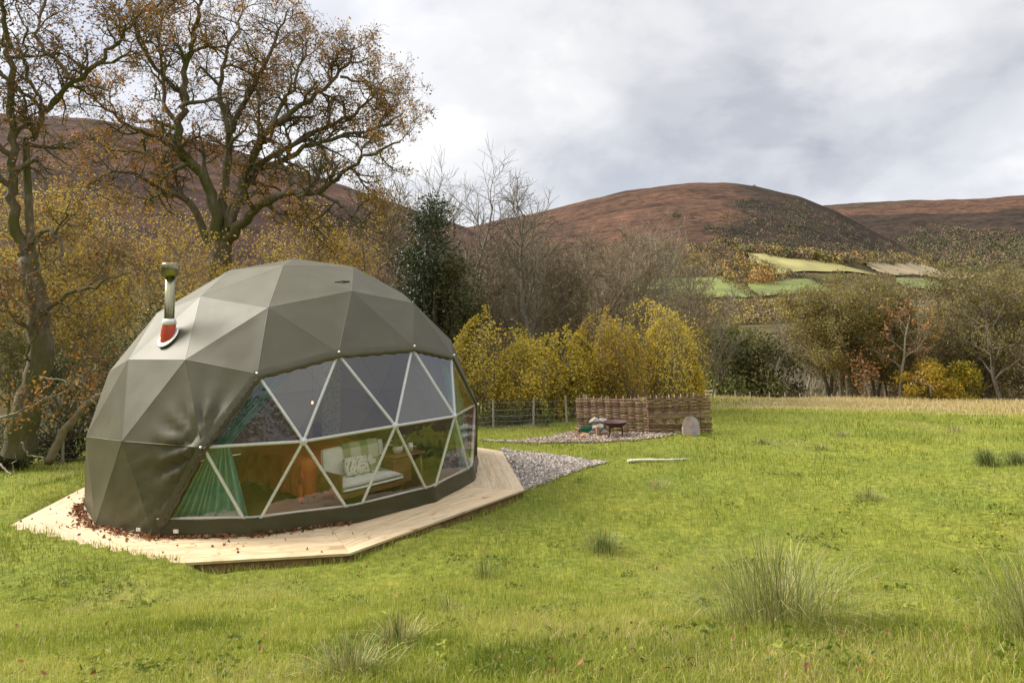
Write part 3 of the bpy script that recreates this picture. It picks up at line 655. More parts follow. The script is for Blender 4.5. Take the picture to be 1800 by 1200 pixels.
# generic variants --------------------------------------------------
def gen_tree(seed, P, height, stems=1, r0=.2, lean=.15, leaf=None, leaf_n=0, leaf_size=.1, spread=.15, crown_from=.3, tint_base=.5, tb=2, sc=.9, thick=(.05, .018)):
    rd = random.Random(seed); rs = np.random.RandomState(seed); br = []
    for s_ in range(stems):
        a = rd.random() * 6.28; off = (math.cos(a) * .12 * stems, math.sin(a) * .12 * stems, 0) if stems > 1 else (0, 0, 0)
        ln = lean * rd.uniform(.3, 1.3); d = nrm((math.cos(a) * ln, math.sin(a) * ln, 1))
        grow(br, rd, off, d, height * rd.uniform(.8, 1.0), r0 * rd.uniform(.7, 1), 0, P)
    c = leafpoints(br, rs, tb, leaf_n, spread) if leaf_n else np.zeros((0, 3))
    return br, c, rs
def tree_from(name, label, cat, loc, br, c, rs, bark, leafm, leaf_size, group=None, sc=1, rz=0, tint_base=.5, crown='crown', thick=(.05, .018)):
    root = empty(name, loc, label, cat, group, rz); root.scale = (sc,) * 3
    if br: branches(MB(), br, thick).build('trunk', bark, root, True)
    if len(c): leafquads(MB(), c, leaf_size, rs, tints(c, rs, base=tint_base)).build(crown, leafm, root)
    return root
def gz(x, y, d=.08): return (float(x), float(y), float(H(x, y)) - d)
def at(px, Y, py=600):
    q = WY(px, py, Y); return q[0], q[1]
def hfor(px, Y, toppy):
    q = WY(px, toppy, Y); return q[2] - float(H(q[0], q[1]))

BARE = TP(seg=[9, 6, 4, 3], wig=[.10, .16, .2, .2], up=[.05, .10, .09, .05], taper=.3, rmin=.006, kids=[18, 8, 5, 0], f0=[.22, .15, .15], ang=[.75, .7, .65], len_=[3.6, 1.7, .85], shr=.5, rk=[.05, .022, .012], maxlev=3, S=1)
THIN = TP(seg=[9, 5, 3, 2], wig=[.07, .14, .2, .2], up=[.06, .14, .1, .05], taper=.25, rmin=.006, kids=[16, 6, 4, 0], f0=[.25, .15, .15], ang=[.6, .6, .6], len_=[2.0, 1.0, .55], shr=.5, rk=[.03, .015, .009], maxlev=3, S=1)
BUSH = TP(seg=[6, 4, 3, 2], wig=[.14, .2, .24, .2], up=[.02, .03, .02, 0], taper=.4, rmin=.006, kids=[9, 6, 4, 0], f0=[.1, .12, .15], ang=[.75, .8, .8], len_=[1.5, .8, .4], shr=.35, rk=[.03, .014, .008], maxlev=3, S=1)
def P_with(P, **k):
    q = TP(**P.__dict__); q.__dict__.update(k); return q

# bare trees between dome and hurdle, each its own
bare_specs = [
 # px, Y, top py, P, stems, r0, spreadS, label
 (806, 33, 252, BARE, 2, .16, 1.15, 'rounded bare grey tree rising above the holly right of the oak', 'bark_grey', None),
 (944, 29, 330, BARE, 1, .15, 1.0, 'dark bare tree with crooked side limbs above the yellow bushes', 'bark_grey', None),
 (690, 28, 250, THIN, 2, .07, 1.0, 'slender bare saplings at the right edge of the oak crown', 'bark_warm', None),
 (640, 31, 330, THIN, 2, .07, 1.0, 'thin bare tree standing over the top of the dome', 'bark_warm', None),
 (872, 34, 400, BARE, 2, .09, .7, 'twiggy brown tree just right of the dark holly', 'bark_warm', None),
 (905, 40, 415, BARE, 2, .1, .9, 'bare brown tree behind the crooked-limbed one', 'bark_warm', None),
 (1000, 37, 405, BARE, 2, .1, .9, 'tangled bare tree behind the middle yellow bush', 'bark_warm', None),
 (1048, 42, 432, BARE, 2, .1, .9, 'bare grey tree to the left of the pale saplings', 'bark_grey', None),
 (1150, 40, 410, THIN, 4, .07, 1.5, 'pale many-stemmed sapling clump above the tallest yellow bush', 'bark_pale', None),
 (1100, 47, 470, BARE, 2, .09, .8, 'low bare tree behind the tallest yellow bush', 'bark_warm', None),
 (836, 30, 480, BARE, 2, .06, .55, 'brown thicket tree between the holly and the yellow bushes', 'bark_warm', None),
 (965, 33, 450, THIN, 4, .06, 1.2, 'straight thin saplings between two yellow bushes', 'bark_warm', None),
 (1205, 44, 455, BARE, 3, .08, .8, 'bare bushy tree at the right end of the thicket', 'bark_warm', None),
 (740, 30, 360, THIN, 3, .06, 1.0, 'thin bare stems left of the dark holly', 'bark_warm', None),
 (880, 30, 440, BARE, 3, .06, .75, 'reddish twiggy bush-tree just above the yellow bush nearest the dome', 'bark_warm', None),
 (925, 35, 430, BARE, 3, .07, .9, 'brown bare tree below the fork of the crooked tree', 'bark_warm', None),
 (1025, 33, 470, BARE, 3, .06, .8, 'brown twiggy tree between the second and third yellow bush', 'bark_warm', None),
 (1080, 38, 430, BARE, 3, .07, .9, 'wide bare tree above the golden bush', 'bark_warm', None),
 (1130, 36, 450, BARE, 3, .06, .8, 'low brown tree under the pale saplings', 'bark_warm', None),
 (1235, 52, 520, BARE, 3, .09, .9, 'bare tree above the gap between hurdle and dark round trees', 'bark_grey', None),
 (590, 33, 400, THIN, 3, .06, 1.1, 'thin bare stems behind the top of the dome', 'bark_warm', None),
]
for i, (px, Y, tp, P, st, r0_, SS, lab, bk, _) in enumerate(bare_specs):
    x, y = at(px, Y); h_ = hfor(px, Y, tp)
    br, c, rs = gen_tree(100 + i, P_with(P, S=SS * h_ / 9.0, rmin=.0115, kids=[int(P.kids[0] * .95)] + P.kids[1:]), h_ * 1.02, st, r0_, .22)
    zt = max(p[2] for b_ in br for p in b_[0])
    tree_from('bare_tree', lab, 'tree', gz(x, y), br, c, rs, M[bk], M['leaf_twig'], .05, 'bare trees in the thicket behind the dome', sc=h_ / zt * (1.14 if px > 840 else 1.03))

# understory yellow-ochre trees on the left
und = [
 (15, 27, 300, 'ochre'), (105, 30, 262, 'ochre'), (190, 28, 290, 'ochre'), (255, 27, 345, 'ochre'), (335, 29, 300, 'ochre'), (470, 28, 320, 'ochre'), (545, 31, 345, 'ochre'), (620, 33, 385, 'ochre'),
 (372, 22.5, 415, 'ochre'), (60, 23, 520, 'green'), (420, 26, 450, 'green'), (-40, 24, 400, 'ochre'), (150, 24, 450, 'ochre'), (520, 27, 440, 'ochre')]
ulab = ['at the left edge behind the left oak', 'between the two oaks', 'left of the steel chimney top', 'just behind the steel chimney', 'under the great oak on its left', 'under the great oak on its right', 'behind the peak of the dome', 'right of the dome peak below the hill',
 'in front of the great oak trunk above the dome', 'low by the wire fence', 'behind the top left of the dome', 'outermost on the left edge', 'low between left oak and chimney', 'low behind the dome peak']
for i, ((px, Y, tp, kd), ul) in enumerate(zip(und, ulab)):
    x, y = at(px, Y); h_ = hfor(px, Y, tp)
    br, c, rs = gen_tree(200 + i, P_with(BARE, S=h_ / 7.5, kids=[15, 7, 4, 0]), h_, 2, .08, .3, True, 1.25 if kd == 'ochre' else 1.5, .1, .13, tb=2)
    zt = max(p[2] for b_ in br for p in b_[0])
    tree_from('hazel_tree', ('ochre-leaved tree ' if kd == 'ochre' else 'olive-green leafy tree ') + ul, 'tree', gz(x, y), br, c, rs, M['bark_warm'], M['leaf_ochre' if kd == 'ochre' else 'leaf_green'], .115, 'autumn understory trees behind the dome', sc=h_ / zt, tint_base=.66)

# dark shrubs at left, holly
def mass_bush(name, label, cat, px, Y, tp, wpx, leafm, n, size, seed, group=None, tint_base=.45, bark='bark_grey', clumps=26, stem=True, flat=1.0, basew=.7):
    x, y = at(px, Y); h_ = hfor(px, Y, tp); w_ = wpx / F * Y / 2; rs = np.random.RandomState(seed); rd = random.Random(seed)
    C_ = []; A_ = []
    for k in range(clumps):
        u = rs.rand(); zz_ = h_ * (.08 + .86 * u); prof = (basew + (1 - basew) * math.sin(min(u * 1.6, 1) * math.pi / 2)) * math.sqrt(max(.05, 1 - max(0, (u - .45) / .58) ** 2))
        a = rs.rand() * 6.28; rr = w_ * prof * (rs.rand() ** .5)
        cen = np.array([math.cos(a) * rr, math.sin(a) * rr * flat, zz_]); rad_ = (.16 + .2 * rs.rand()) * (w_ + h_ * .3) 
        m_ = int(n / clumps); pp = rs.normal(size=(m_, 3)); pp /= np.linalg.norm(pp, axis=1)[:, None]; pp *= (rs.rand(m_, 1) ** .45) * rad_ * np.array([1, 1, .8])
        pp += cen; C_.append(pp); A_.append(cen)
    c = np.concatenate(C_); c = c[c[:, 2] > .03]
    br = []
    if stem:
        for cen in A_:
            st_ = (rs.normal() * .1, rs.normal() * .1, 0); k_ = 5; pts = []
            for i in range(k_ + 1):
                f_ = i / k_; pts.append((st_[0] + (cen[0] - st_[0]) * f_ ** 1.3 + rs.normal() * .04 * f_, st_[1] + (cen[1] - st_[1]) * f_ ** 1.3 + rs.normal() * .04 * f_, cen[2] * f_ * 1.05))
            br.append((pts, list(np.linspace(.035 * max(1, h_ / 3), .008, k_ + 1)), 0))
    return tree_from(name, label, cat, gz(x, y), br, c, rs, M[bark], M[leafm], size, group, tint_base=tint_base, crown='foliage')
mass_bush('holly_tree', 'tall dark evergreen holly with ragged top beside the dome', 'tree', 758, 25.5, 318, 92, 'leaf_holly', 16000, .11, 301, clumps=60, basew=.75)
mass_bush('holly_tree', 'lower dark ivy-covered bush between the holly and yellow bushes', 'tree', 806, 25, 440, 84, 'leaf_dark', 12000, .10, 302, clumps=40, tint_base=.55)
mass_bush('bramble_bush', 'dark bramble undergrowth behind the left edge of the dome', 'bush', 215, 19.5, 585, 150, 'leaf_dark', 8000, .07, 303, 'dark undergrowth by the wire fence', clumps=36)
mass_bush('bramble_bush', 'dark leafy bush just right of the left oak trunk', 'bush', 125, 18.6, 610, 130, 'leaf_dark', 8000, .07, 304, 'dark undergrowth by the wire fence', clumps=36)
mass_bush('bramble_bush', 'low dark bramble at the foot of the left oak', 'bush', 30, 17.6, 740, 130, 'leaf_dark', 4500, .07, 305, 'dark undergrowth by the wire fence', clumps=24)
mass_bush('bramble_bush', 'dark bush above and behind the left side of the dome', 'bush', 320, 22, 500, 170, 'leaf_dark', 8000, .08, 306, 'dark undergrowth by the wire fence', clumps=40)
mass_bush('bramble_bush', 'dark bush low behind the dome centre', 'bush', 640, 24, 500, 190, 'leaf_dark', 5000, .09, 307, 'dark undergrowth by the wire fence', clumps=40)
mass_bush('bramble_bush', 'low bramble strip behind the fence right of the dome', 'bush', 905, 21.3, 708, 170, 'leaf_dark', 4000, .06, 308, clumps=26)

# yellow bushes
ylw = [(868, 22.8, 546, 118, 'leaf_yellow', 'tall yellow-green bush nearest the dome', .6), (928, 22.4, 600, 92, 'leaf_yellow', 'lower yellow bush second from the dome above the fence', .62),
 (988, 23.2, 580, 100, 'leaf_yellow', 'yellow-green bush just left of the hurdle', .52), (1070, 23.6, 548, 112, 'leaf_gold', 'golden bush behind the left half of the hurdle', .5),
 (1142, 24.2, 528, 150, 'leaf_yellow', 'tallest yellow bush, behind the middle of the hurdle', .66), (1178, 24.8, 556, 70, 'leaf_yellow', 'yellow bush behind the right end of the hurdle', .72), (1020, 23.0, 640, 90, 'leaf_yellow', 'small yellow bush tucked low behind the hurdle end', .5)]
for i, (px, Y, tp, wp, lm, lab, tb_) in enumerate(ylw):
    x, y = at(px, Y); h_ = hfor(px, Y, tp)
    br, c, rs = gen_tree(400 + i, P_with(BUSH, S=h_ / 3.2 * wp / 135), h_, 10, .04, .6, True, 1.1, .085, .13, tb=1)
    zt = np.percentile([p[2] for b_ in br for p in b_[0]], 99.7)
    c = c[c[:, 2] > .15]
    wr = wp / F * Y / 2 / (h_ / zt) * 1.08
    def squash(q_):
        q_ = np.array(q_, float); W_ = wr * np.sqrt(np.clip(1 - ((q_[:, 2] / zt - .38) / .64) ** 2, .03, 1)) * (.85 + .5 * vnoise(q_[:, 0] * 0 + np.arctan2(q_[:, 1], q_[:, 0]) * 1.3 + i * 5, q_[:, 2] / zt * 4, 1, 2, 80)); r_ = np.hypot(q_[:, 0], q_[:, 1]) + 1e-6
        k2_ = .68 * W_ * (1 - np.exp(-r_ / W_ * 1.15)) / r_ + .32 * np.minimum(1, 1.7 * W_ / r_); q_[:, :2] *= k2_[:, None]; return q_
    c = squash(c); c += rs.normal(size=c.shape) * .05; c = c[rs.rand(len(c)) < .25 + 1.5 * vnoise(c[:, 0] + c[:, 2], c[:, 1] - c[:, 2], 2.2, 2, 81)]; br = [([tuple(v_) for v_ in squash(b_[0])], b_[1], b_[2]) for b_ in br]
    tree_from('yellow_bush', lab, 'bush', gz(x, y), br, c, rs, M['bark_warm'], M[lm], .095, 'yellow bushes along the fence', sc=h_ / zt, tint_base=tb_ + .08, crown='foliage')

# right hand trees at the field edge
mass_bush('round_tree', 'dark green round tree left of the pair beyond the gate', 'tree', 1268, 66, 574, 118, 'leaf_green', 7000, .3, 501, 'dark round trees beyond the gate', clumps=40, basew=.85)
mass_bush('round_tree', 'dark green round tree right of the pair beyond the gate', 'tree', 1344, 64, 582, 112, 'leaf_dark', 7000, .28, 502, 'dark round trees beyond the gate', clumps=40, basew=.85, tint_base=.7)
ALD = TP(seg=[9, 7, 5, 3], wig=[.09, .15, .2, .2], up=[.03, .01, -.01, 0], taper=.3, rmin=.012, kids=[17, 8, 5, 0], f0=[.3, .15, .1], ang=[1.05, .7, .7], len_=[4.4, 2.1, 1.0], shr=.5, rk=[.07, .03, .018], maxlev=3, S=1)
ald = [(1438, 63, 515, 3, 'leaf_olive', 'many-stemmed alder at the left of the riverside row', .5), (1478, 61, 495, 3, 'leaf_olive', 'tall olive alder second in the riverside row', .5), (1520, 63, 505, 3, 'leaf_olive', 'alder with dark stems left of the orange tree', .45),
 (1560, 64, 520, 2, 'leaf_olive', 'thin alder behind the orange tree', .4), (1612, 68, 560, 2, 'leaf_olive', 'small alder just right of the orange tree', .4), (1690, 65, 492, 2, 'leaf_olive', 'broad alder left of the leaning one', .4), (1752, 59, 478, 1, 'leaf_olive', 'large leaning alder near the right edge of the photo', .35),
 (1800, 63, 476, 2, 'leaf_olive', 'brown alder cut by the right edge of the photo', .35), (1850, 63, 480, 2, 'leaf_olive', 'outermost alder at the right', .35)]
for i, (px, Y, tp, st, lm, lab, tb_) in enumerate(ald):
    x, y = at(px, Y); h_ = hfor(px, Y, tp)
    br, c, rs = gen_tree(520 + i, P_with(ALD, S=h_ / 10.5 * (.8 if st > 1 else 1.1)), h_, st, .2, .22, True, 2.6, .16, .3, tb=2)
    zt = max(p[2] for b_ in br for p in b_[0])
    tree_from('alder_tree', lab, 'tree', gz(x, y), br, c, rs, M['bark_grey'], M[lm], .17, 'alders along the far field edge', sc=h_ / zt * 1.1, tint_base=tb_ + .08, thick=(.08, .04))
x, y = at(1568, 58); h_ = hfor(1568, 58, 540)
br, c, rs = gen_tree(560, P_with(ALD, S=h_ / 10.5, kids=[12, 6, 4, 0]), h_, 1, .2, .2, True, .45, .2, .25, tb=3)
tree_from('orange_tree', 'pale-trunked tree with scattered orange leaves among the alders', 'tree', gz(x, y), br, c, rs, M['bark_pale'], M['leaf_orange'], .3, thick=(.08, .04))
x, y = at(1522, 57); h_ = hfor(1522, 57, 622)
br, c, rs = gen_tree(561, P_with(ALD, S=h_ / 12, kids=[9, 5, 3, 0]), h_, 1, .08, .3, True, .5, .2, .25, tb=3)
tree_from('orange_tree', 'small orange-leaved sapling under the alders', 'tree', gz(x, y), br, c, rs, M['bark_grey'], M['leaf_orange'], .26, thick=(.08, .04))
mass_bush('yellow_bush', 'yellow-green bush at the field edge right of the orange tree', 'bush', 1622, 57, 632, 88, 'leaf_gold', 4500, .2, 570, clumps=30, basew=.9)
mass_bush('yellow_bush', 'greener yellow bush left of the leaning alder trunk', 'bush', 1688, 58, 636, 70, 'leaf_yellow', 4000, .2, 571, clumps=26, basew=.9, tint_base=.35)
for i, (px, Y, tp, lab) in enumerate([(1598, 75, 470, 'tall pale bare tree behind the orange tree'), (1652, 82, 476, 'pale bare tree rising between the alders'), (1402, 84, 530, 'pale bare tree behind the dark round pair'), (1545, 90, 480, 'pale bare tree behind the alder tops'), (1330, 95, 555, 'bare tree above the dark round pair')]):
    x, y = at(px, Y); h_ = hfor(px, Y, tp)
    br, c, rs = gen_tree(580 + i, P_with(BARE, S=h_ / 9.5, rmin=.018, kids=[15, 7, 4, 0]), h_, 2, .16, .2)
    zt = max(p[2] for b_ in br for p in b_[0])
    tree_from('bare_tree', lab, 'tree', gz(x, y), br, c, rs, M['bark_pale'], M['leaf_twig'], .05, 'pale bare trees beyond the field', sc=h_ / zt, thick=(.1, .06))

# valley trees: four shared meshes, copied
variants = []
for k in range(5):
    br, c, rs = gen_tree(600 + k, P_with(BARE, S=1.15, rmin=.03, kids=[13, 6, 3, 0], maxlev=3), 9, 2, .2, .25, True, 1.5, .3, .35, tb=2)
    mb = branches(MB(), br, (.1, .08), 0)
    lm = ['leaf_twig', 'leaf_twig', 'leaf_olive', 'leaf_green', 'leaf_ochre'][k]
    leafquads(mb, c, .3 if k > 1 else .22, rs, tints(c, rs), mi=1, aspect=.35 if k < 2 else .6)
    variants.append((mb.mesh('valley_tree', [M['bark_warm'], M[lm]]), ['leafless brown valley tree in the wood below the hills', 'leafless brown valley tree in the wood below the hills', 'olive-brown valley tree in the wood below the hills', 'dark green valley tree in the wood below the hills', 'ochre-leaved valley tree in the wood below the hills'][k]))
rs = np.random.RandomState(61); cnt = 0
for r_lo, r_hi, n in ((74, 105, 60), (105, 170, 90), (170, 260, 60)):
    for i in range(n):
        az = math.radians(-27 + 66 * (i + rs.rand()) / n); r_ = rs.uniform(r_lo, r_hi); x, y = r_ * math.sin(az), r_ * math.cos(az)
        if .31 < az < .40 and r_ < 110 : continue
        k = rs.choice(5, p=[.33, .3, .2, .07, .10]); s_ = rs.uniform(.7, 1.12)
        me, lab = variants[k]
        o = link('valley_tree', me, None, gz(x, y, .3), (0, 0, rs.rand() * 6.28), (s_ * 1.1, s_ * 1.1, s_)); tag(o, lab, 'tree', 'trees filling the valley: ' + lab.split(' valley')[0]); cnt += 1

# far woods as masses
def far_wood(name, label, P_, size, tint, per=34, seed=1, mt='leaf_far', tj=.10, q=.13):
    rs = np.random.RandomState(seed); n = len(P_); size = np.broadcast_to(size, (n,)); tint = np.broadcast_to(tint, (n,)) + rs.normal(size=n) * tj
    u = rs.normal(size=(n, per, 3)); u /= np.linalg.norm(u, axis=2)[..., None]; u *= rs.rand(n, per, 1) ** .35; u[..., 2] = np.abs(u[..., 2]) * 1.1 + .05
    c = P_[:, None] + u * size[:, None, None] * np.array([.5, .5, .62]); c = c.reshape(-1, 3)
    mb = MB(); leafquads(mb, c, np.repeat(size * q, per), rs, np.clip(np.repeat(tint, per) + rs.normal(size=len(c)) * .04, 0, 1), aspect=.8)
    return tag(mb.build(name, M[mt]), label, 'wood', kind='stuff')
def scatter_px(poly, n, seed, r0=95, spread=0):
    rs = np.random.RandomState(seed); P_ = np.array(poly, float); lo, hi = P_.min(0), P_.max(0); o = []
    while len(o) < n:
        q = lo + rs.rand(2) * (hi - lo)
        if inpoly(q[:1], q[1:], P_)[0]:
            h_ = hitg(q[0], q[1], r0=r0)
            if h_ is not None: o.append(h_)
            else: n -= 1
    return np.array(o) if o else np.zeros((0, 3))
A_ = scatter_px([(1180, 474), (1320, 478), (1480, 492), (1570, 492), (1700, 490), (1800, 488), (1800, 512), (1480, 528), (1300, 532), (1085, 530)], 520, 21, 260)
far_wood('field_trees', 'scattered autumn trees and scrub between the hillside pastures', A_, np.random.RandomState(2).uniform(3, 6.5, len(A_)), np.random.RandomState(3).choice([.08, .3, .45, .5, .6, .75], len(A_)), 44, 24) if False else None
A_ = scatter_px([(1180, 470), (1220, 432), (1300, 440), (1330, 470), (1400, 492), (1310, 502), (1270, 488), (1190, 490), (1085, 496), (1090, 470)], 360, 1, 260)
far_wood('mixed_wood', 'mixed autumn wood on the lower slope left of the pale pasture', A_, np.random.RandomState(2).uniform(6, 11, len(A_)), np.random.RandomState(3).choice([.1, .3, .5, .5, .75, .88], len(A_)), 60, 4)
A_ = scatter_px([(1290, 350), (1400, 352), (1480, 385), (1560, 425), (1640, 462), (1500, 462), (1320, 445), (1235, 432), (1255, 400)], 700, 5, 420)
far_wood('hill_scrub', 'dark scrub covering the right flank of the middle hill', A_, np.random.RandomState(6).uniform(4, 11, len(A_)), np.random.RandomState(7).choice([.02, .05, .12, .3, .36], len(A_)), 26, 8)
A_ = scatter_px([(1235, 425), (1320, 440), (1450, 455), (1640, 455), (1720, 470), (1640, 468), (1450, 464), (1310, 446)], 220, 9, 350)
far_wood('treeline', 'line of rounded olive trees along the top of the pale pasture', A_, np.random.RandomState(6).uniform(8, 14, len(A_)), np.random.RandomState(7).choice([.15, .3, .5, .66, .74], len(A_)), 70, 10)
A_ = scatter_px([(900, 440), (1180, 420), (1190, 480), (1080, 495), (900, 520), (780, 520)], 420, 11, 200)
far_wood('brown_wood', 'leafless brown wood on the slope behind the thicket', A_, np.random.RandomState(6).uniform(7, 11, len(A_)), np.random.RandomState(7).choice([.35, .45, .52, .6], len(A_)), 60, 12)
A_ = scatter_px([(1085, 530), (1200, 545), (1330, 542), (1460, 532), (1570, 520), (1800, 512), (1800, 560), (1085, 575)], 900, 13, 150)
far_wood('valley_wood', 'leafless wood on the valley floor below the green pastures', A_, np.random.RandomState(6).uniform(6, 9.5, len(A_)), np.random.RandomState(7).choice([.35, .45, .55, .6, .66], len(A_)), 80, 14)
A_ = scatter_px([(1560, 420), (1650, 400), (1800, 415), (1830, 470), (1700, 480), (1640, 462)], 420, 15, 800)
far_wood('distant_scrub', 'grey-brown scrub on the far ridge at the right', A_, np.random.RandomState(6).uniform(10, 22, len(A_)), np.random.RandomState(7).choice([.03, .12, .3, .35], len(A_)), 30, 16)
def line_px(a, b, n, seed, j=1.5):
    rs = np.random.RandomState(seed); o = []
    for i in range(n):
        f_ = (i + rs.rand()) / n; h_ = hitg(a[0] + (b[0] - a[0]) * f_ + rs.normal() * j, a[1] + (b[1] - a[1]) * f_ + rs.normal() * j * .4, 150)
        if h_ is not None: o.append(h_)
    return np.array(o)
hed = [((1310, 449), (1400, 490), 22, 'hedge down the left side of the pale pasture', [.3, .4, .7]), ((1350, 489), (1420, 486), 14, 'dark hedge above the middle green pasture', [.08, .15, .3]), ((1400, 488), (1480, 500), 18, 'hedge sloping between pale and green pastures', [.1, .3, .35]),
 ((1480, 489), (1560, 488), 18, 'bushy hedge below the pale pasture', [.3, .5, .6]), ((1425, 493), (1470, 520), 14, 'dark hedge at the right end of the middle green pasture', [.05, .12, .35]), ((1195, 528), (1330, 530), 26, 'hedge along the foot of the left green pasture', [.3, .45, .6]),
 ((1330, 524), (1460, 519), 24, 'hedge along the foot of the middle green pasture', [.3, .45, .55]), ((1262, 490), (1320, 525), 16, 'hedge between the two green pastures', [.15, .35, .8]), ((1540, 486), (1720, 486), 30, 'hedge below the tan pasture', [.3, .5, .55])]
for i, (a, b, n, lab, tt) in enumerate(hed):
    A_ = line_px(a, b, n, 700 + i); o = far_wood('hedgerow', lab, A_, np.random.RandomState(i).uniform(3.2, 6.5, len(A_)), np.random.RandomState(i).choice(tt, len(A_)), 60, 720 + i)
    del o['kind']; o['category'] = 'hedge'; o['group'] = 'hedgerows between the hillside pastures'
for i, (px, py, sz_, ti, lab) in enumerate([(1340, 500, 22, .88, 'round yellow tree standing in the hedge between hillside pastures'), (1326, 329, 9, .05, 'lone dark tree on the summit of the middle hill'), (1189, 382, 14, .05, 'small dark tree on the bare rust slope'), (1246, 403, 13, .08, 'dark tree at the edge of the hill scrub'), (1215, 385, 10, .3, 'grey bush beside the small dark hillside tree')]):
    h_ = hitg(px, py, 150); 
    if h_ is None: h_ = hitg(px, py + 3, 150)
    if h_ is None: continue
    o = far_wood('crown', None, h_[None], sz_ * .8, ti, 420, 740 + i, tj=.01, q=.075); del o['kind']
    root = empty('hillside_tree', tuple(h_), lab, 'tree'); o.parent = root; o.location = tuple(-h_)
    tube(MB(), [(0, 0, -1), (0, 0, sz_ * .4)], [sz_ * .03, sz_ * .015], 6).build('trunk', M['bark_grey'], root)
# trees behind the photographer, seen only as dark reflections
mes = [variants[3][0], variants[2][0]]
for i in range(34):
    az = math.radians(62 + 236 * (i + rs.rand()) / 34); r_ = rs.uniform(26, 40); x, y = r_ * math.sin(az), r_ * math.cos(az)
    o = link('hedge_tree', mes[i % 2], None, gz(x, y, .3), (0, 0, rs.rand() * 6), rs.uniform(.9, 1.3)); tag(o, 'leafy tree in the hedge opposite the dome, reflected in its windows', 'tree', 'trees opposite the dome')

# ------------------------------------------------------------------ deck
def clip_halfplane(P_, n, d):      # keep n.x <= d
    o = []
    for i in range(len(P_)):
        a, b = P_[i], P_[(i + 1) % len(P_)]; fa, fb = np.dot(n, a) - d, np.dot(n, b) - d
        if fa <= 0: o.append(a)
        if (fa < 0) != (fb < 0) and fa != fb: o.append(a + (b - a) * (fa / (fa - fb)))
    return o
def prism(mb, poly, z0, z1, tint=None, bev=.0022):
    P_ = np.array(poly, float); k = len(P_); c = P_.mean(0)
    Q = P_ + (c - P_) / (np.linalg.norm(c - P_, axis=1)[:, None] + 1e-9) * bev
    V = np.concatenate([np.c_[P_, np.full(k, z0)], np.c_[P_, np.full(k, z1 - bev)], np.c_[Q, np.full(k, z1)]])
    q = [(i, (i + 1) % k, k + (i + 1) % k, k + i) for i in range(k)] + [(k + i, k + (i + 1) % k, 2 * k + (i + 1) % k, 2 * k + i) for i in range(k)]
    tr = [(2 * k, 2 * k + i, 2 * k + i + 1) for i in range(1, k - 1)] + [(0, i + 1, i) for i in range(1, k - 1)]
    mb.add(V, q, tr, tint); return mb
deck = empty('timber_deck', (CX, CY, 0), 'pale new pine deck of mitred boards round the dome', 'deck')
Cc = np.array([CX, CY]); rs = np.random.RandomState(5)
for i in range(8):
    a, b = DECKP[i], DECKP[(i + 1) % 8]; e = (b - a) / np.linalg.norm(b - a); nn = np.array([e[1], -e[0]])
    if np.dot(nn, a - Cc) < 0: nn = -nn
    D0 = np.dot(nn, a - Cc)
    na = np.array([-(a - Cc)[1], (a - Cc)[0]]); na /= np.linalg.norm(na); nb = np.array([-(b - Cc)[1], (b - Cc)[0]]); nb /= np.linalg.norm(nb)
    # sides: keep points between the two radial mitre lines
    if np.dot(na, b - Cc) < 0: na = -na
    if np.dot(nb, a - Cc) < 0: nb = -nb
    k = 0
    while True:
        d1 = D0 - k * .15 + (.03 if k == 0 else 0); d0 = D0 - (k + 1) * .15 + .0028
        if d1 < 2.75: break
        big = [nn * d0 - e * 9, nn * d0 + e * 9, nn * d1 + e * 9, nn * d1 - e * 9]
        P_ = clip_halfplane(big, -na, -.002); P_ = clip_halfplane(P_, -nb, -.002)
        if len(P_) >= 3:
            P_ = np.array(P_); 
            # local frame so that the grain runs along the board
            th = math.atan2(e[1], e[0]); ct, st_ = math.cos(th), math.sin(th); off = rs.rand(2) * 20
            loc = P_.mean(0); Q = P_ - loc; Q = np.stack([Q[:, 0] * ct + Q[:, 1] * st_, -Q[:, 0] * st_ + Q[:, 1] * ct], 1)
            mb = prism(MB(), Q, -.028, rs.uniform(-.0015, .0015), rs.rand())
            mt = M['pinegrey'] if i in (0, 5, 4) and rs.rand() < .6 else M['pine']
            o = mb.build('board', mt, deck, loc=(loc[0], loc[1], 0)); o.rotation_euler = (0, 0, th)
        k += 1
    # fascia under the edge
    mb = MB(); c = (a + b) / 2 - nn * .012 - Cc; L_ = np.linalg.norm(b - a) - .03
    box(mb, (c[0], c[1], -.029 - .075), (L_, .025, .15), math.atan2(e[1], e[0]), bev=.003); mb.build('fascia', M['fascia'], deck)

# ------------------------------------------------------------------ dome geometry
g5 = math.sqrt(5); A0 = np.array([0, 0, 1.])
U5 = [np.array([2 / g5 * math.cos(2 * math.pi * k / 5), 2 / g5 * math.sin(2 * math.pi * k / 5), 1 / g5]) for k in range(5)]
L5 = [np.array([2 / g5 * math.cos(2 * math.pi * (k + .5) / 5), 2 / g5 * math.sin(2 * math.pi * (k + .5) / 5), -1 / g5]) for k in range(5)]
fcs = []
for k in range(5):
    fcs += [(A0, U5[k], U5[(k + 1) % 5]), (U5[k], L5[k], U5[(k + 1) % 5]), (L5[k], L5[(k + 1) % 5], U5[(k + 1) % 5])]
nodes = []; key = {}; tris = []
def nid(p):
    p = p / np.linalg.norm(p); kk = tuple(np.round(p, 3) + 0.0)
    if kk not in key: key[kk] = len(nodes); nodes.append(p)
    return key[kk]
for a, b, c in fcs:
    G = {}
    for i in range(4):
        for j in range(4 - i): G[i, j] = nid((a * i + b * j + c * (3 - i - j)) / 3)
    for i in range(3):
        for j in range(3 - i):
            tris.append((G[i, j], G[i + 1, j], G[i, j + 1]))
            if i + j < 2: tris.append((G[i + 1, j], G[i + 1, j + 1], G[i, j + 1]))
nodes = np.array(nodes)
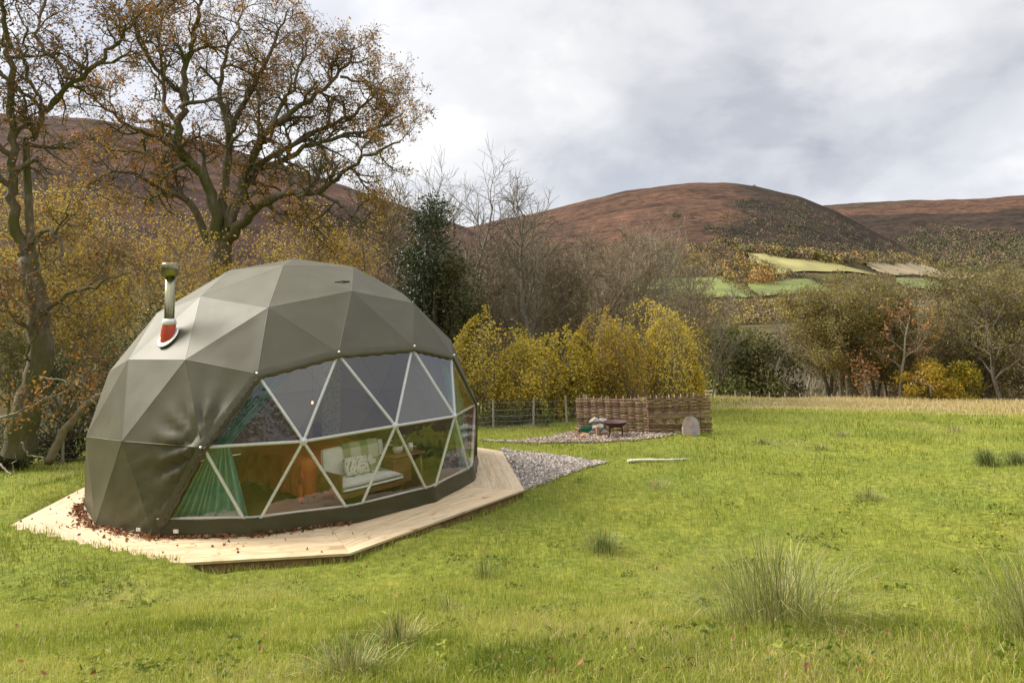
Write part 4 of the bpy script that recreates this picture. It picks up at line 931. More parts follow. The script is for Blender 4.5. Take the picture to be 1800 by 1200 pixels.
cph, sph = math.cos(PHI), math.sin(PHI)
UN = np.stack([nodes[:, 0] * cph - nodes[:, 1] * sph, nodes[:, 0] * sph + nodes[:, 1] * cph, nodes[:, 2] * SZ], 1)
ringn = np.array([5 if z > .99 else 4 if z > .85 else 3 if z > .6 else 2 if z > .4 else 1 if z > 0 else 0 if z > -.25 else -1 for z in nodes[:, 2]])
azn = np.degrees(np.arctan2(UN[:, 1], UN[:, 0]))
NP = UN * R + np.array([CX, CY, CZ]); NP[ringn == 0, 2] = .012
DC = np.array([CX, CY, CZ])
tris = [t for t in tris if all(ringn[i] >= 0 for i in t)]
def find(rg, az):
    d = np.where(ringn == rg, np.abs((azn - az + 180) % 360 - 180), 999); return int(np.argmin(d))
W0 = [find(0, a) for a in (-107, -83, -59, -35, -11, 13)]; W1 = [find(1, a) for a in (-95, -71, -47, -23, 1)]; W2 = [find(2, a) for a in (-83, -61, -33, -11)]
WS = set(W0 + W1 + W2)
wt = [t for t in tris if all(i in WS for i in t)]
ct_ = [t for t in tris if not all(i in WS for i in t)]
dome = empty('dome_tent', (CX, CY, 0), 'olive canvas geodesic dome tent with a triangular-paned window', 'dome tent')
O3 = np.array([CX, CY, 0])
# canvas cover
n = 15; V = []; T = []; wn = NP[W1[0]]; wn2 = NP[W0[0]]; off = 0
vk = {}
for t in ct_:
    a, b, c = NP[t[0]], NP[t[1]], NP[t[2]]; nr = np.cross(b - a, c - a); nr /= np.linalg.norm(nr)
    if np.dot(nr, (a + b + c) / 3 - DC) < 0: nr = -nr; b, c = c, b
    loc = {}
    for i in range(n + 1):
        for j in range(n + 1 - i):
            u, v_, w_ = i / n, j / n, 1 - (i + j) / n
            p = a * u + b * v_ + c * w_; edge = min(u, v_, w_)
            kk = tuple(np.round(p, 3)) + (t,)
            if kk in vk: loc[i, j] = vk[kk]; continue
            q = p.copy()
            if edge > 1e-6:
                q -= nr * (.05 * (u * v_ + v_ * w_ + u * w_) * min(1, edge * 8) * .35)
                q += nr * (mnoise.noise(Vector(p * 2.3)) * .005 + mnoise.noise(Vector(p * 7)) * .0018) * min(1, edge * 6)
            out_ = (p - DC) / np.linalg.norm(p - DC)
            # folds pulled from the lacing corner and along the laced edge
            d1 = np.linalg.norm(p - wn)
            if d1 < 1.5:
                rl_ = p - wn; an_ = math.atan2(rl_[2], np.dot(rl_, np.array([1, .2, 0])))
                q += out_ * .045 * math.sin(an_ * 13 + 2 * d1) * math.exp(-((d1 - .35) / .4) ** 2) * (1 if p[2] < wn[2] + .5 else .4)
            sg = wn2 - wn; tt_ = np.clip(np.dot(p - wn, sg) / np.dot(sg, sg), 0, 1); dl = np.linalg.norm(p - wn - sg * tt_)
            if dl < 1.2 and p[2] < wn[2] + .1:
                q += out_ * .048 * math.sin((p[2] * 1.0 + dl * .8) * 21 + mnoise.noise(Vector(p * 3)) * 3) * math.exp(-dl / .38) * min(1, dl * 9)
            vk[kk] = len(V); V.append(q); loc[i, j] = vk[kk]
    for i in range(n):
        for j in range(n - i):
            T.append((loc[i, j], loc[i, j + 1], loc[i + 1, j]) if False else (loc[i + 1, j], loc[i, j + 1], loc[i, j]))
            if i + j < n - 1: T.append((loc[i + 1, j], loc[i + 1, j + 1], loc[i, j + 1]))
cv = MB().add(np.array(V) - O3, None, T).build('canvas_cover', M['canvas'], dome, True)
bpy.context.view_layer.objects.active = cv
mb = MB(); eds = set()
for t in ct_:
    for i, j in ((0, 1), (1, 2), (2, 0)): eds.add(tuple(sorted((t[i], t[j]))))
for a, b in sorted(eds):
    if ringn[a] == 0 and ringn[b] == 0: continue
    pa, pb = NP[a], NP[b]; m_ = (pa + pb) / 2; o_ = (m_ - DC) / np.linalg.norm(m_ - DC)
    tube(mb, [pa - o_ * .0065 - O3, m_ - o_ * .0065 - O3, pb - o_ * .0065 - O3], .0085, 6, caps=False)
sm_ = mb.build('weld_seam', M['canvas'], dome, True); sm_['kind'] = 'stuff'
# lacing trim round the window
path = [W0[0], W1[0], W2[0], W2[1], W2[2], W2[3], W1[4], W0[5]]
def thirdv(a, b):
    for t in wt:
        if a in t and b in t: return [i for i in t if i not in (a, b)][0]
ins = []
for i in range(len(path) - 1):
    a, b = NP[path[i]], NP[path[i + 1]]; c = NP[thirdv(path[i], path[i + 1])]
    e = (b - a) / np.linalg.norm(b - a); d_ = c - a; d_ -= e * np.dot(d_, e); ins.append(d_ / np.linalg.norm(d_))
TR = []; 
for i in range(len(path) - 1):
    a, b = NP[path[i]], NP[path[i + 1]]; di = ins[i]
    da = di if i == 0 else (ins[i - 1] + di) / (1 + np.dot(ins[i - 1], di)); db = di if i == len(path) - 2 else (ins[i + 1] + di) / (1 + np.dot(ins[i + 1], di))
    m_ = 26
    for k in range(m_):
        f_ = k / m_; wv = .085 + .008 * math.sin(k * 1.3 + i); side = i in (0, 1)
        TR.append((a + (b - a) * f_, da * (1 - f_) + db * f_, wv * (.75 if i in (5, 6) else 1), side))
TR.append((NP[path[-1]], ins[-1], .06, False))
mb = MB(); V = []
for k, (p, d_, wv, side) in enumerate(TR):
    o_ = (p - DC) / np.linalg.norm(p - DC); rip = .006 * math.sin(k * 1.9) if side else 0
    V += [p - d_ * .05 + o_ * .010, p + d_ * wv * .4 + o_ * (.024 + rip), p + d_ * wv + o_ * (.020 - rip), p + d_ * (wv - .004) + o_ * .004]
V = np.array(V) - O3; q = []
for k in range(len(TR) - 1):
    for j in range(3): q.append((k * 4 + j, k * 4 + j + 1, k * 4 + 5 + j, k * 4 + 4 + j))
mb.add(V, q).build('window_trim', M['canvas'], dome, True)
# lacing cord along the left edge of the window
mb = MB(); lc = []
for k, (p, d_, wv, side) in enumerate(TR[:52]):
    o_ = (p - DC) / np.linalg.norm(p - DC); lc.append(p + d_ * (.035 + .02 * (k % 2)) + o_ * .030 - O3)
tube(mb, lc, .005, 4, caps=False); mb.build('lacing_cord', M['blackmetal'], dome)
for nd in W2 + W1[:1] + W1[-1:]:
    p = NP[nd]; o_ = (p - DC) / np.linalg.norm(p - DC); mb = MB(); q_ = Vector(o_).to_track_quat('Z', 'Y').to_matrix()
    lathe(mb, [(0, .03), (.014, .028), (.018, .012), (.018, 0)], 10); mb.v[0] = mb.v[0] @ np.array(q_).T + (p - O3) + o_ * .018
    mb.build('bolt_cap', M['silver'], dome, True)
# panes
for t in wt:
    a, b, c = [NP[i] for i in t]; nr = np.cross(b - a, c - a); nr /= np.linalg.norm(nr)
    if np.dot(nr, (a + b + c) / 3 - DC) < 0: nr = -nr; b, c = c, b
    m_ = 6; V = []; T = []; idx = {}
    for i in range(m_ + 1):
        for j in range(m_ + 1 - i):
            u, v_, w_ = i / m_, j / m_, 1 - (i + j) / m_; idx[i, j] = len(V)
            V.append(a * u + b * v_ + c * w_ - nr * .012 * 9 * (u * v_ * w_) * 3 * .4 - O3)
    for i in range(m_):
        for j in range(m_ - i):
            T.append((idx[i + 1, j], idx[i, j + 1], idx[i, j]))
            if i + j < m_ - 1: T.append((idx[i + 1, j], idx[i + 1, j + 1], idx[i, j + 1]))
    MB().add(V, None, T).build('window_pane', M['vinyl'], dome, True)
# struts and hubs (white tubes just inside)
ed = set()
for t in wt:
    for i, j in ((0, 1), (1, 2), (2, 0)): ed.add(tuple(sorted((t[i], t[j]))))
def inn(p, d=.036): return p - (p - DC) / np.linalg.norm(p - DC) * d
for a, b in sorted(ed):
    if a in W0 and b in W0: continue
    pa, pb = inn(NP[a]), inn(NP[b]); e = (pb - pa) / np.linalg.norm(pb - pa)
    mb = MB(); tube(mb, [pa + e * .03 - O3, pa + e * .09 - O3, pb - e * .09 - O3, pb - e * .03 - O3], [.014, .0215, .0215, .014], 10); mb.build('strut', M['white_steel'], dome, True)
for nd in W1[1:4] + W0[1:5] + W2 + [W1[0], W1[4]]:
    p = inn(NP[nd], .034); o_ = (p - DC) / np.linalg.norm(p - DC); q_ = np.array(Vector(o_).to_track_quat('Z', 'Y').to_matrix())
    mb = MB(); lathe(mb, [(0, -.025), (.05, -.022), (.058, 0), (.05, .018), (.018, .02), (.016, .03), (0, .032)], 14); mb.v[0] = mb.v[0] @ q_.T + p - O3
    mb.build('hub', M['white_steel'], dome, True)
# skirt and base rail
SK = []
for i in range(5):
    a, b = NP[W0[i]], NP[W0[i + 1]]
    for k in range(14): SK.append((a + (b - a) * k / 14, k / 14, i))
SK.append((NP[W0[5]], 0, 5))
V = []; rows = 7
for k, (p, f_, i) in enumerate(SK):
    o_ = (p - DC); o_[2] = 0; o_ /= np.linalg.norm(o_)
    for r_ in range(rows):
        h_ = r_ / (rows - 1); z_ = .004 + h_ * (.215 + .008 * math.sin(k * .7)); lean = o_ * (.045 - .03 * h_ + .016 * math.sin(k * .9 + h_ * 3 + 2 * math.sin(k * .31)) * (1 - h_ * .6) * math.sin(math.pi * min(1, .15 + h_)))
        sagk = math.sin(f_ * math.pi) * .0
        V.append(np.array([p[0], p[1], z_]) + lean - O3)
q = []
for k in range(len(SK) - 1):
    for r_ in range(rows - 1): q.append((k * rows + r_, (k + 1) * rows + r_, (k + 1) * rows + r_ + 1, k * rows + r_ + 1))
MB().add(V, q).build('canvas_skirt', M['canvas_dark'], dome, True)
for i in range(5):
    a, b = NP[W0[i]].copy(), NP[W0[i + 1]].copy(); mb = MB()
    a = a * 1; a[2] = b[2] = .225; a2 = a - (a - DC) * .012; b2 = b - (b - DC) * .012; a2[2] = b2[2] = .225
    tube(mb, [a2 - O3, b2 - O3], .017, 8); mb.build('base_rail', M['white_steel'], dome, True)
# small white tags
for px, py in ((247, 929), (312, 932)):
    zt_ = .09; q_ = gp(px, py, zt_); d_ = q_ - DC; d_[2] = 0; d_ /= np.linalg.norm(d_)
    # put on the surface: search along the ray for the cover distance
    best = None
    for zz_ in np.linspace(.02, .3, 60):
        p = gp(px, py, zz_); rr_ = math.hypot(p[0] - CX, p[1] - CY)
        if best is None or abs(rr_ - (3.335 if px > 300 else 3.26)) < best[0]: best = (abs(rr_ - (3.335 if px > 300 else 3.26)), p)
    p = best[1]; d_ = p - DC; d_[2] = 0; d_ /= np.linalg.norm(d_); mb = MB(); box(mb, tuple(p + d_ * .035 - O3), (.004, .075, .045), math.atan2(d_[1], d_[0])); mb.build('care_tag', M['tagwhite'], dome)
# vent slit near the top
p = WY(602, 494, 11.5)
def hit_dome(px, py):
    d = ray(px, py); o0 = np.array([0, 0, CAMZ]); best = 1e9
    for t in tris:
        a, b, c = [NP[i] for i in t]; e1, e2 = b - a, c - a; h_ = np.cross(d, e2); det = np.dot(e1, h_)
        if abs(det) < 1e-9: continue
        s_ = o0 - a; u = np.dot(s_, h_) / det; q_ = np.cross(s_, e1); v_ = np.dot(d, q_) / det; t_ = np.dot(e2, q_) / det
        if u >= 0 and v_ >= 0 and u + v_ <= 1 and 0 < t_ < best: best = t_; nr = np.cross(e1, e2)
    nr = nr / np.linalg.norm(nr); p = o0 + d * best
    return p, (nr if np.dot(nr, p - DC) > 0 else -nr)
a, na = hit_dome(588, 496); b, nb = hit_dome(614, 495)
mb = MB(); tube(mb, [a + na * .0 - O3, (a + b) / 2 + na * .012 - O3, b + nb * .0 - O3], [.006, .012, .016], 6); mb.build('vent_flap', M['blackmetal'], dome)

# ------------------------------------------------------------------ chimney
pc, ncn = hit_dome(297, 594)
tp = WY(300, 463, pc[1]); hc = tp[2] - pc[2]
fl = empty('flue_chimney', tuple(pc), 'stainless steel stove flue with cap and red silicone collar on the left of the dome', 'chimney')
mb = MB(); k = 22
q_ = np.array(Vector(ncn).to_track_quat('Z', 'Y').to_matrix())
lathe(mb, [(.12, 0.0), (.18, .004), (.19, .014), (.18, .024), (.12, .03), (.12, .0)], 28); V = mb.v[0]; V[:, 0] *= 1; mb.v[0] = V @ q_.T + ncn * .012
mb.build('flange', M['silver'], fl, True)
# cone from tilted ring to upright ring
an = np.arange(28) * 2 * math.pi / 28; lo = np.stack([np.cos(an) * .135, np.sin(an) * .135, np.zeros(28)], 1) @ q_.T + ncn * .03
# align angular start of the upright ring with the tilted one
a0 = np.arctan2(lo[:, 1], lo[:, 0]); zc = .22
V = [lo]
for f_, r_ in ((.35, .12), (.7, .105), (1, .092)):
    up_ = np.stack([np.cos(a0) * r_, np.sin(a0) * r_, np.full(28, zc)], 1); V.append(lo * (1 - f_) + up_ * f_)
V = np.concatenate(V); q = [(l * 28 + j, l * 28 + (j + 1) % 28, l * 28 + 28 + (j + 1) % 28, l * 28 + 28 + j) for l in range(3) for j in range(28)]
MB().add(V, q).build('silicone_collar', M['silicone'], fl, True)
mb = MB(); lathe(mb, [(.098, .20), (.104, .21), (.094, .28), (.08, .29), (.08, .20)], 28); mb.build('storm_collar', M['silver'], fl, True)
mb = MB(); lathe(mb, [(.072, .25), (.072, hc - .10), (.0, hc - .10)], 28); mb.build('pipe', M['steel'], fl, True)
mb = MB(); lathe(mb, [(.07, hc - .20), (.122, hc - .195), (.127, hc - .185), (.127, hc - .012), (.121, hc), (0, hc + .006)], 32); mb.build('cap', M['steel'], fl, True)

# ------------------------------------------------------------------ interior
mb = MB(); k = 40; an = np.arange(k) * 2 * math.pi / k
prism(mb, np.stack([np.cos(an) * 3.16 , np.sin(an) * 3.16], 1), .001, .012, .5); mb.build('wood_floor', M['floor_wood'], dome)
def pleated(name, Lp, Rp, label, seed, amp=.05, folds=9, thick=.0):
    rs = np.random.RandomState(seed); ns, nt_ = folds * 8, 22; V = []
    Lp = np.array(Lp); Rp = np.array(Rp); tk = np.linspace(0, 1, len(Lp)); ph = np.cumsum(np.repeat(rs.uniform(.35, 1.8, ns // 6 + 2), 6)[:ns + 1]); ph = ph / ph[-1] * folds * 2 * math.pi
    for i in range(nt_ + 1):
        t_ = i / nt_; l_ = np.array([np.interp(t_, tk, Lp[:, c]) for c in range(3)]); r_ = np.array([np.interp(t_, tk, Rp[:, c]) for c in range(3)])
        e = r_ - l_; w_ = np.linalg.norm(e); nr = np.cross(e, [0, 0, 1.]); nr /= np.linalg.norm(nr) + 1e-9
        for j in range(ns + 1): V.append(l_ + e * j / ns + nr * amp * min(1, w_ * 2.5) * math.sin(ph[j] + .6 * math.sin(t_ * 4 + j * .05)) - O3)
    q = [(i * (ns + 1) + j, i * (ns + 1) + j + 1, (i + 1) * (ns + 1) + j + 1, (i + 1) * (ns + 1) + j) for i in range(nt_) for j in range(ns)]
    o = MB().add(V, q).build(name, M['curtain'], None, True, loc=tuple(O3)); tag(o, label, 'curtain'); return o
def mixn(a, b, f_, s_=.93):
    p = NP[a] * (1 - f_) + NP[b] * f_; d_ = p - DC; return DC + d_ * s_
def low(p, z=.03): p = p.copy(); p[2] = z; return p
tieL = mixn(W1[0], W1[1], .10, .93)
pleated('curtain', [mixn(W2[0], W2[1], .02), mixn(W1[0], W1[1], .02), low(mixn(W0[0], W0[1], .04, .95))], [mixn(W2[0], W2[1], .42), mixn(W1[0], W1[1], .20), low(mixn(W0[0], W0[1], .97, .95))], 'green curtain gathered at the left edge of the dome window', 3)
pleated('curtain', [mixn(W2[3], W2[2], .0), mixn(W1[4], W1[3], .55), low(mixn(W0[4], W0[3], .02, .95))], [mixn(W2[3], W2[2], -.25), mixn(W1[4], W1[3], .02), low(mixn(W0[4], W0[5], .95, .95))], 'green curtain hanging at the right edge of the dome window', 4)

# sofa
su = np.array([.69, .724, 0]); sv = np.array([-.724, .69, 0]); so_ = gp(600, 878, .2); so_[2] = 0.012; SL = 1.18; SD = .66
sofa = empty('sofa', tuple(so_), 'cream two-seat sofa with a walnut side panel inside the window', 'sofa', rz=math.atan2(su[1], su[0]))
mb = MB(); box(mb, (.013, SD / 2, .36), (.026, SD, .34), bev=.004); mb.build('side_panel', M['walnut'], sofa)
mb = MB(); box(mb, (SL - .013, SD / 2 + .1, .33), (.026, SD - .2, .28), bev=.004); mb.build('side_panel', M['walnut'], sofa)
mb = MB(); box(mb, (SL / 2, .02, .215), (SL - .056, .03, .07), bev=.004); mb.build('front_rail', M['walnut'], sofa)
mb = MB(); box(mb, (SL / 2, SD / 2, .20), (SL - .056, SD - .06, .03)); mb.build('seat_base', M['walnut'], sofa)
for lx in (.06, SL - .06):
    for lyy in (.06, SD - .06):
        mb = MB(); tube(mb, [(lx, lyy, 0), (lx, lyy, .19)], [.012, .02], 8); mb.build('leg', M['walnut'], sofa)
def cushion(name, c, s, parent, mt, rx=0, puff=.02, loc=None, ry=0):
    n_ = 10; V = []; x, y, z = s; q = []
    g_ = np.linspace(-1, 1, n_ + 1)
    for sd_ in (1, -1):
        for a in g_:
            for b in g_:
                ex = (1 - abs(a) ** 4) * (1 - abs(b) ** 4); V.append((a * x / 2 * (1 - .04 * (abs(b) ** 3)), b * y / 2 * (1 - .04 * abs(a) ** 3), sd_ * (z / 2 * (.35 + .65 * ex ** .35) + puff * ex)))
    m_ = (n_ + 1) ** 2
    for i in range(n_):
        for j in range(n_):
            k = i * (n_ + 1) + j; q.append((k, k + n_ + 1, k + n_ + 2, k + 1)); q.append((m_ + k, m_ + k + 1, m_ + k + n_ + 2, m_ + k + n_ + 1))
    bd = [i * (n_ + 1) for i in range(n_ + 1)] + [n_ * (n_ + 1) + j for j in range(1, n_ + 1)] + [i * (n_ + 1) + n_ for i in range(n_ - 1, -1, -1)] + [j for j in range(n_ - 1, 0, -1)]
    for i in range(len(bd)): a, b = bd[i], bd[(i + 1) % len(bd)]; q.append((a, b, m_ + b, m_ + a))
    V = np.array(V); cr_, sr_ = math.cos(rx), math.sin(rx); V = np.stack([V[:, 0], V[:, 1] * cr_ - V[:, 2] * sr_, V[:, 1] * sr_ + V[:, 2] * cr_], 1)
    if ry: c2, s2 = math.cos(ry), math.sin(ry); V = np.stack([V[:, 0] * c2 + V[:, 2] * s2, V[:, 1], -V[:, 0] * s2 + V[:, 2] * c2], 1)
    return MB().add(V + np.array(c), q).build(name, mt, parent, True)
cushion('seat_cushion', (SL / 2, SD / 2 - .02, .31), (SL - .06, SD - .02, .15), sofa, M['cushion'])
for k in (0, 1): cushion('back_cushion', (.03 + (SL - .06) * (.25 + .5 * k), SD - .10, .60), ((SL - .06) / 2 - .005, .46, .13), sofa, M['cushion'], rx=math.radians(80))
th = MB(); V = []; n1_ = 12
prf = [(.14, .405), (.0, .5), (-.015, .7), (-.01, .83), (.07, .86), (.13, .82), (.16, .6)]
prf = [(SD - .40, .402), (SD - .22, .41), (SD - .19, .5), (SD - .175, .62), (SD - .16, .76), (SD - .12, .85), (SD - .05, .86), (SD - .01, .80), (SD + .01, .6)]
for i in range(n1_ + 1):
    for (yy, z_) in prf: V.append((.36 + .66 * i / n1_, yy - .01 + .006 * math.sin(i * 1.7 + z_ * 9), z_ + .008 * math.sin(i * 2.1)))
kp = len(prf); q = [(i * kp + j, i * kp + j + 1, (i + 1) * kp + j + 1, (i + 1) * kp + j) for i in range(n1_) for j in range(kp - 1)]
th.add(V, q); tho = th.build('throw', M['plaid'], None, True, loc=tuple(so_)); tho.rotation_euler = sofa.rotation_euler; tag(tho, 'green and white plaid throw draped over the sofa back', 'blanket')
fc = cushion('cushion', (.50, SD - .30, .54), (.42, .28, .09), None, M['floral'], rx=math.radians(66)); fc.location = tuple(so_); fc.rotation_euler = sofa.rotation_euler; tag(fc, 'cream floral cushion leaning on the plaid throw', 'cushion')

# bed
ba = math.atan2(-.707, .707); bc = np.array([-3.55, 12.5, .012]); L_, W_ = 2.05, 1.5
bed = empty('bed', tuple(bc), 'double bed under a rust-orange bedspread inside the dome', 'bed', rz=ba)
mb = MB(); box(mb, (0, 0, .2), (L_ - .1, W_ - .1, .12)); mb.build('bed_frame', M['walnut'], bed)
for a in (-1, 1):
    for b in (-1, 1): mb = MB(); box(mb, (a * (L_ / 2 - .12), b * (W_ / 2 - .12), .07), (.06, .06, .14)); mb.build('leg', M['walnut'], bed)
n_ = 44; V = []; rs = np.random.RandomState(8)
for i in range(n_ + 1):
    for j in range(n_ + 1):
        a, b = (i / n_ * 2 - 1) * 1.52, (j / n_ * 2 - 1) * 1.70; ax_, by_ = min(abs(a), 1), min(abs(b), 1)
        ex = max(abs(a) - 1, 0) * L_ / 2; ey = max(abs(b) - 1, 0) * W_ / 2; dr = math.hypot(ex, ey) if (ex and ey) else ex + ey
        z_ = .66 - dr + .02 * mnoise.noise(Vector((a * 2, b * 2, 0))); fold = .03 * math.sin((a * 17 if ey > ex else b * 15) + 1.5 * mnoise.noise(Vector((a * 2, b * 2, 3)))) * min(1, dr * 4)
        V.append((math.copysign(ax_ * L_ / 2 + (fold + .04 * min(dr * 5, 1) if ex >= ey and ex > 0 else 0), a), math.copysign(by_ * W_ / 2 + (fold + .04 * min(1, dr * 5) if ey > ex else 0), b), max(.05 + .05 * mnoise.noise(Vector((a * 4, b * 4, 8))), z_)))
q = [(i * (n_ + 1) + j, (i + 1) * (n_ + 1) + j, (i + 1) * (n_ + 1) + j + 1, i * (n_ + 1) + j + 1) for i in range(n_) for j in range(n_)]
MB().add(V, q).build('bedspread', M['bedcover'], bed, True)
# stool
sp0 = gp(400, 855, .4)
st = empty('stool', (sp0[0], sp0[1], .012), 'small pale wooden stool beside the green curtain', 'stool'); mb = MB(); lathe(mb, [(0, .37), (.15, .37), (.16, .385), (.15, .40), (0, .40)], 20); mb.build('seat', M['pine'], st, True)
for k in range(3): a = k * 2.094 + .4; mb = MB(); tube(mb, [(math.cos(a) * .17, math.sin(a) * .17, 0), (math.cos(a) * .09, math.sin(a) * .09, .37)], .014, 8); mb.build('leg', M['pine'], st, True)
# side table
tp_ = gp(698, 800, .60); tx, ty = tp_[0] + .05, tp_[1] + .15
tb = empty('side_table', (tx, ty, .012), 'walnut side table behind the right end of the sofa', 'table', rz=.75)
mb = MB(); box(mb, (0, 0, .585), (.62, .42, .03), bev=.004); mb.build('table_top', M['walnut'], tb)
mb = MB(); box(mb, (-.12, 0, .37), (.34, .38, .38), bev=.004); mb.build('drawer_box', M['walnut'], tb)
for a in (-1, 1):
    for b in (-1, 1): mb = MB(); tube(mb, [(a * .28, b * .18, 0), (a * .25, b * .16, .57)], [.013, .02], 8); mb.build('leg', M['walnut'], tb, True)
pot = empty('potted_plant', (tx - .06, ty - .02, .613), 'small green plant in a white pot on the side table', 'plant')
mb = MB(); lathe(mb, [(0, 0), (.06, 0), (.085, .05), (.09, .11), (.08, .11), (.075, .06)], 20); mb.build('pot', M['ceramic'], pot, True)
rs = np.random.RandomState(9); c = rs.normal(size=(260, 3)) * [.07, .07, .05] + [0, 0, .19]; leafquads(MB(), c, .05, rs, rs.rand(260)).build('leaves', M['rush'], pot)
mug = empty('mug', (tx + .13, ty + .1, .613), 'white mug beside the potted plant', 'mug'); mb = MB(); lathe(mb, [(0, 0), (.04, 0), (.045, .13), (.038, .13), (.035, .02)], 18); mb.build('body', M['ceramic'], mug, True)
# round black chair and small white box
bx_ = gp(762, 815, .2); ch = empty('round_chair', (bx_[0] + .05, bx_[1] + .5, .012), 'round black low chair at the right of the dome interior', 'chair')
mb = MB(); lathe(mb, [(0, .20), (.2, .20), (.38, .30), (.42, .42), (.40, .42), (.34, .32), (.15, .25), (0, .25)], 26); mb.build('seat', M['blackmetal'], ch, True)
for k in range(4): a = k * 1.571 + .4; mb = MB(); tube(mb, [(math.cos(a) * .3, math.sin(a) * .3, 0), (math.cos(a) * .15, math.sin(a) * .15, .21)], .012, 8); mb.build('leg', M['blackmetal'], ch, True)
b2 = gp(797, 822, .0); mb = MB(); box(mb, (0, 0, .08), (.12, .1, .16), bev=.006); o = mb.build('storage_box', M['ceramic'], loc=(b2[0] - .1, b2[1] - .0, .012)); tag(o, 'small white box on the floor by the right-hand panes', 'box')
# hanging lamp and speckled drape
lb_ = WY(549, 707, 12.7); lamp = empty('pendant_lamp', tuple(lb_), 'small warm bulb hanging inside the dome', 'lamp')
mb = MB(); lathe(mb, [(0, -.03), (.013, -.027), (.021, -.013), (.02, .0), (.012, .022), (0, .027)], 16); mb.build('bulb', M['bulb'], lamp, True)
mb = MB(); tube(mb, [(0, 0, .03), (0, 0, 1.55)], .005, 5); lathe(mb, [(.016, .03), (.018, .08), (0, .085)], 10); mb.build('flex', M['blackmetal'], lamp)
pb, pt_ = WY(581, 787, 13.0), WY(584, 635, 13.0); e = np.array([.155, .02, 0])
V = []; 
for i in range(13):
    for j in range(9): f_ = i / 12; p = pb * (1 - f_) + pt_ * f_; V.append(p + e * (j / 8 * 2 - 1) + np.array([0, .012 * math.sin(j * 1.8), 0]))
o = MB().add(V, [(i * 9 + j, i * 9 + j + 1, i * 9 + 10 + j, i * 9 + 9 + j) for i in range(12) for j in range(8)]).build('hanging_drape', M['patterned'], None, True); tag(o, 'narrow speckled pale drape hanging behind the sofa', 'drape')
# stove
q0 = WY(575, 782, 13.6); stv = empty('wood_stove', (q0[0], q0[1], .012), 'small black wood stove glimpsed behind the sofa back', 'stove')
mb = MB(); box(mb, (0, 0, .62), (.42, .4, .5), bev=.012); mb.build('body', M['blackmetal'], stv)
for a in (-1, 1):
    for b in (-1, 1): mb = MB(); tube(mb, [(a * .18, b * .16, 0), (a * .17, b * .15, .38)], .016, 6); mb.build('leg', M['blackmetal'], stv)

# ------------------------------------------------------------------ hurdle
zg = -.22
hA = gp(1019, 751, zg); hM = gp(1142, 757, zg); hB = gp(1247, 754, zg)
def hurdle(A_, B_, hA_, hB_, label, seed):
    rs = np.random.RandomState(seed); A_ = np.array(A_); B_ = np.array(B_); L_ = np.linalg.norm(B_ - A_); rot = math.atan2(B_[1] - A_[1], B_[0] - A_[0])
    zA, zB = float(H(*A_[:2])), float(H(*B_[:2]))
    root = empty('woven_hurdle', (A_[0], A_[1], zA), label, 'fence panel', 'woven hazel hurdles behind the fire bowl', rz=rot)
    ns = 10; sx = np.linspace(.04, L_ - .04, ns)
    for k in range(ns):
        mb = MB(); h_ = hA_ + (hB_ - hA_) * k / (ns - 1); tube(mb, [(sx[k], 0, -.2 + (zB - zA) * sx[k] / L_), (sx[k] + rs.normal() * .01, 0, h_ + .02 + rs.rand() * .05 + (zB - zA) * sx[k] / L_)], [.016, .013], 6, rs.rand()); mb.build('stake', M['wicker'], root, True)
    rows = 46
    for r_ in range(rows):
        f_ = (r_ + .5) / rows; x = np.linspace(-.05 - rs.rand() * .03, L_ + .05 + rs.rand() * .03, 46); dph = (r_ % 2) * math.pi
        y = .022 * np.sin((x - sx[0]) / (sx[1] - sx[0]) * math.pi + math.pi / 2 + dph)
        wv_ = .012 * np.sin(x * 2.1 + r_ * .35) + .006 * rs.normal(size=46).cumsum() * .25
        z = (.02 + (hA_ + (hB_ - hA_) * x / L_ - .03) * f_) + wv_ * (1 if r_ > 1 else .3) + (zB - zA) * x / L_
        mb = MB(); tube(mb, np.stack([x, y, z], 1), rs.uniform(.0085, .0125), 5, rs.rand()); mb.build('rod', M['wicker'], root, True)
def hh(px, pyt, base):
    d = WY(px, pyt, base[1]); return d[2] - float(H(base[0], base[1]))
hurdle(hA, hM, hh(1019, 698, hA), hh(1142, 698, hM), 'left panel of the woven hazel hurdle, behind the fire bowl', 71)
hurdle(hM + np.array([.02, -.06, 0]), hB, hh(1142, 697, hM), hh(1240, 693, hB), 'right panel of the woven hazel hurdle, with the slab leaning on it', 72)

# leaning slab
sb = gp(1211, 755, zg); sb[:2] += np.array([-.05, -.42]); sb[2] = float(H(sb[0], sb[1]))
sl_ = empty('round_slab', tuple(sb), 'round-topped grey brown slab leaning on the right end of the hurdle', 'slab', rz=-.25)
mb = MB(); an = np.linspace(0, math.pi, 18); w2 = .2; P_ = [(-w2 * 1.0, 0), *[(math.cos(math.pi - a) * w2, .22 + math.sin(a) * .2) for a in an], (w2, 0)]
P_ = np.array(P_); k = len(P_); V = np.concatenate([np.c_[P_[:, 0], -P_[:, 1] * 0 - .0 + np.zeros(k), P_[:, 1]], np.c_[P_[:, 0], np.full(k, .045), P_[:, 1]]]); V[:, 1] += V[:, 2] * .35
q = [(i, (i + 1) % k, k + (i + 1) % k, k + i) for i in range(k)]; tr = [(0, i, i + 1) for i in range(1, k - 1)] + [(k, k + i + 1, k + i) for i in range(1, k - 1)]
mb.add(V, q, tr); mb.build('slab', M['slab'], sl_)
mb = MB(); box(mb, (-.19, -.05, .10), (.03, .04, .21), bev=.003); mb.build('white_strip', M['ceramic'], sl_)
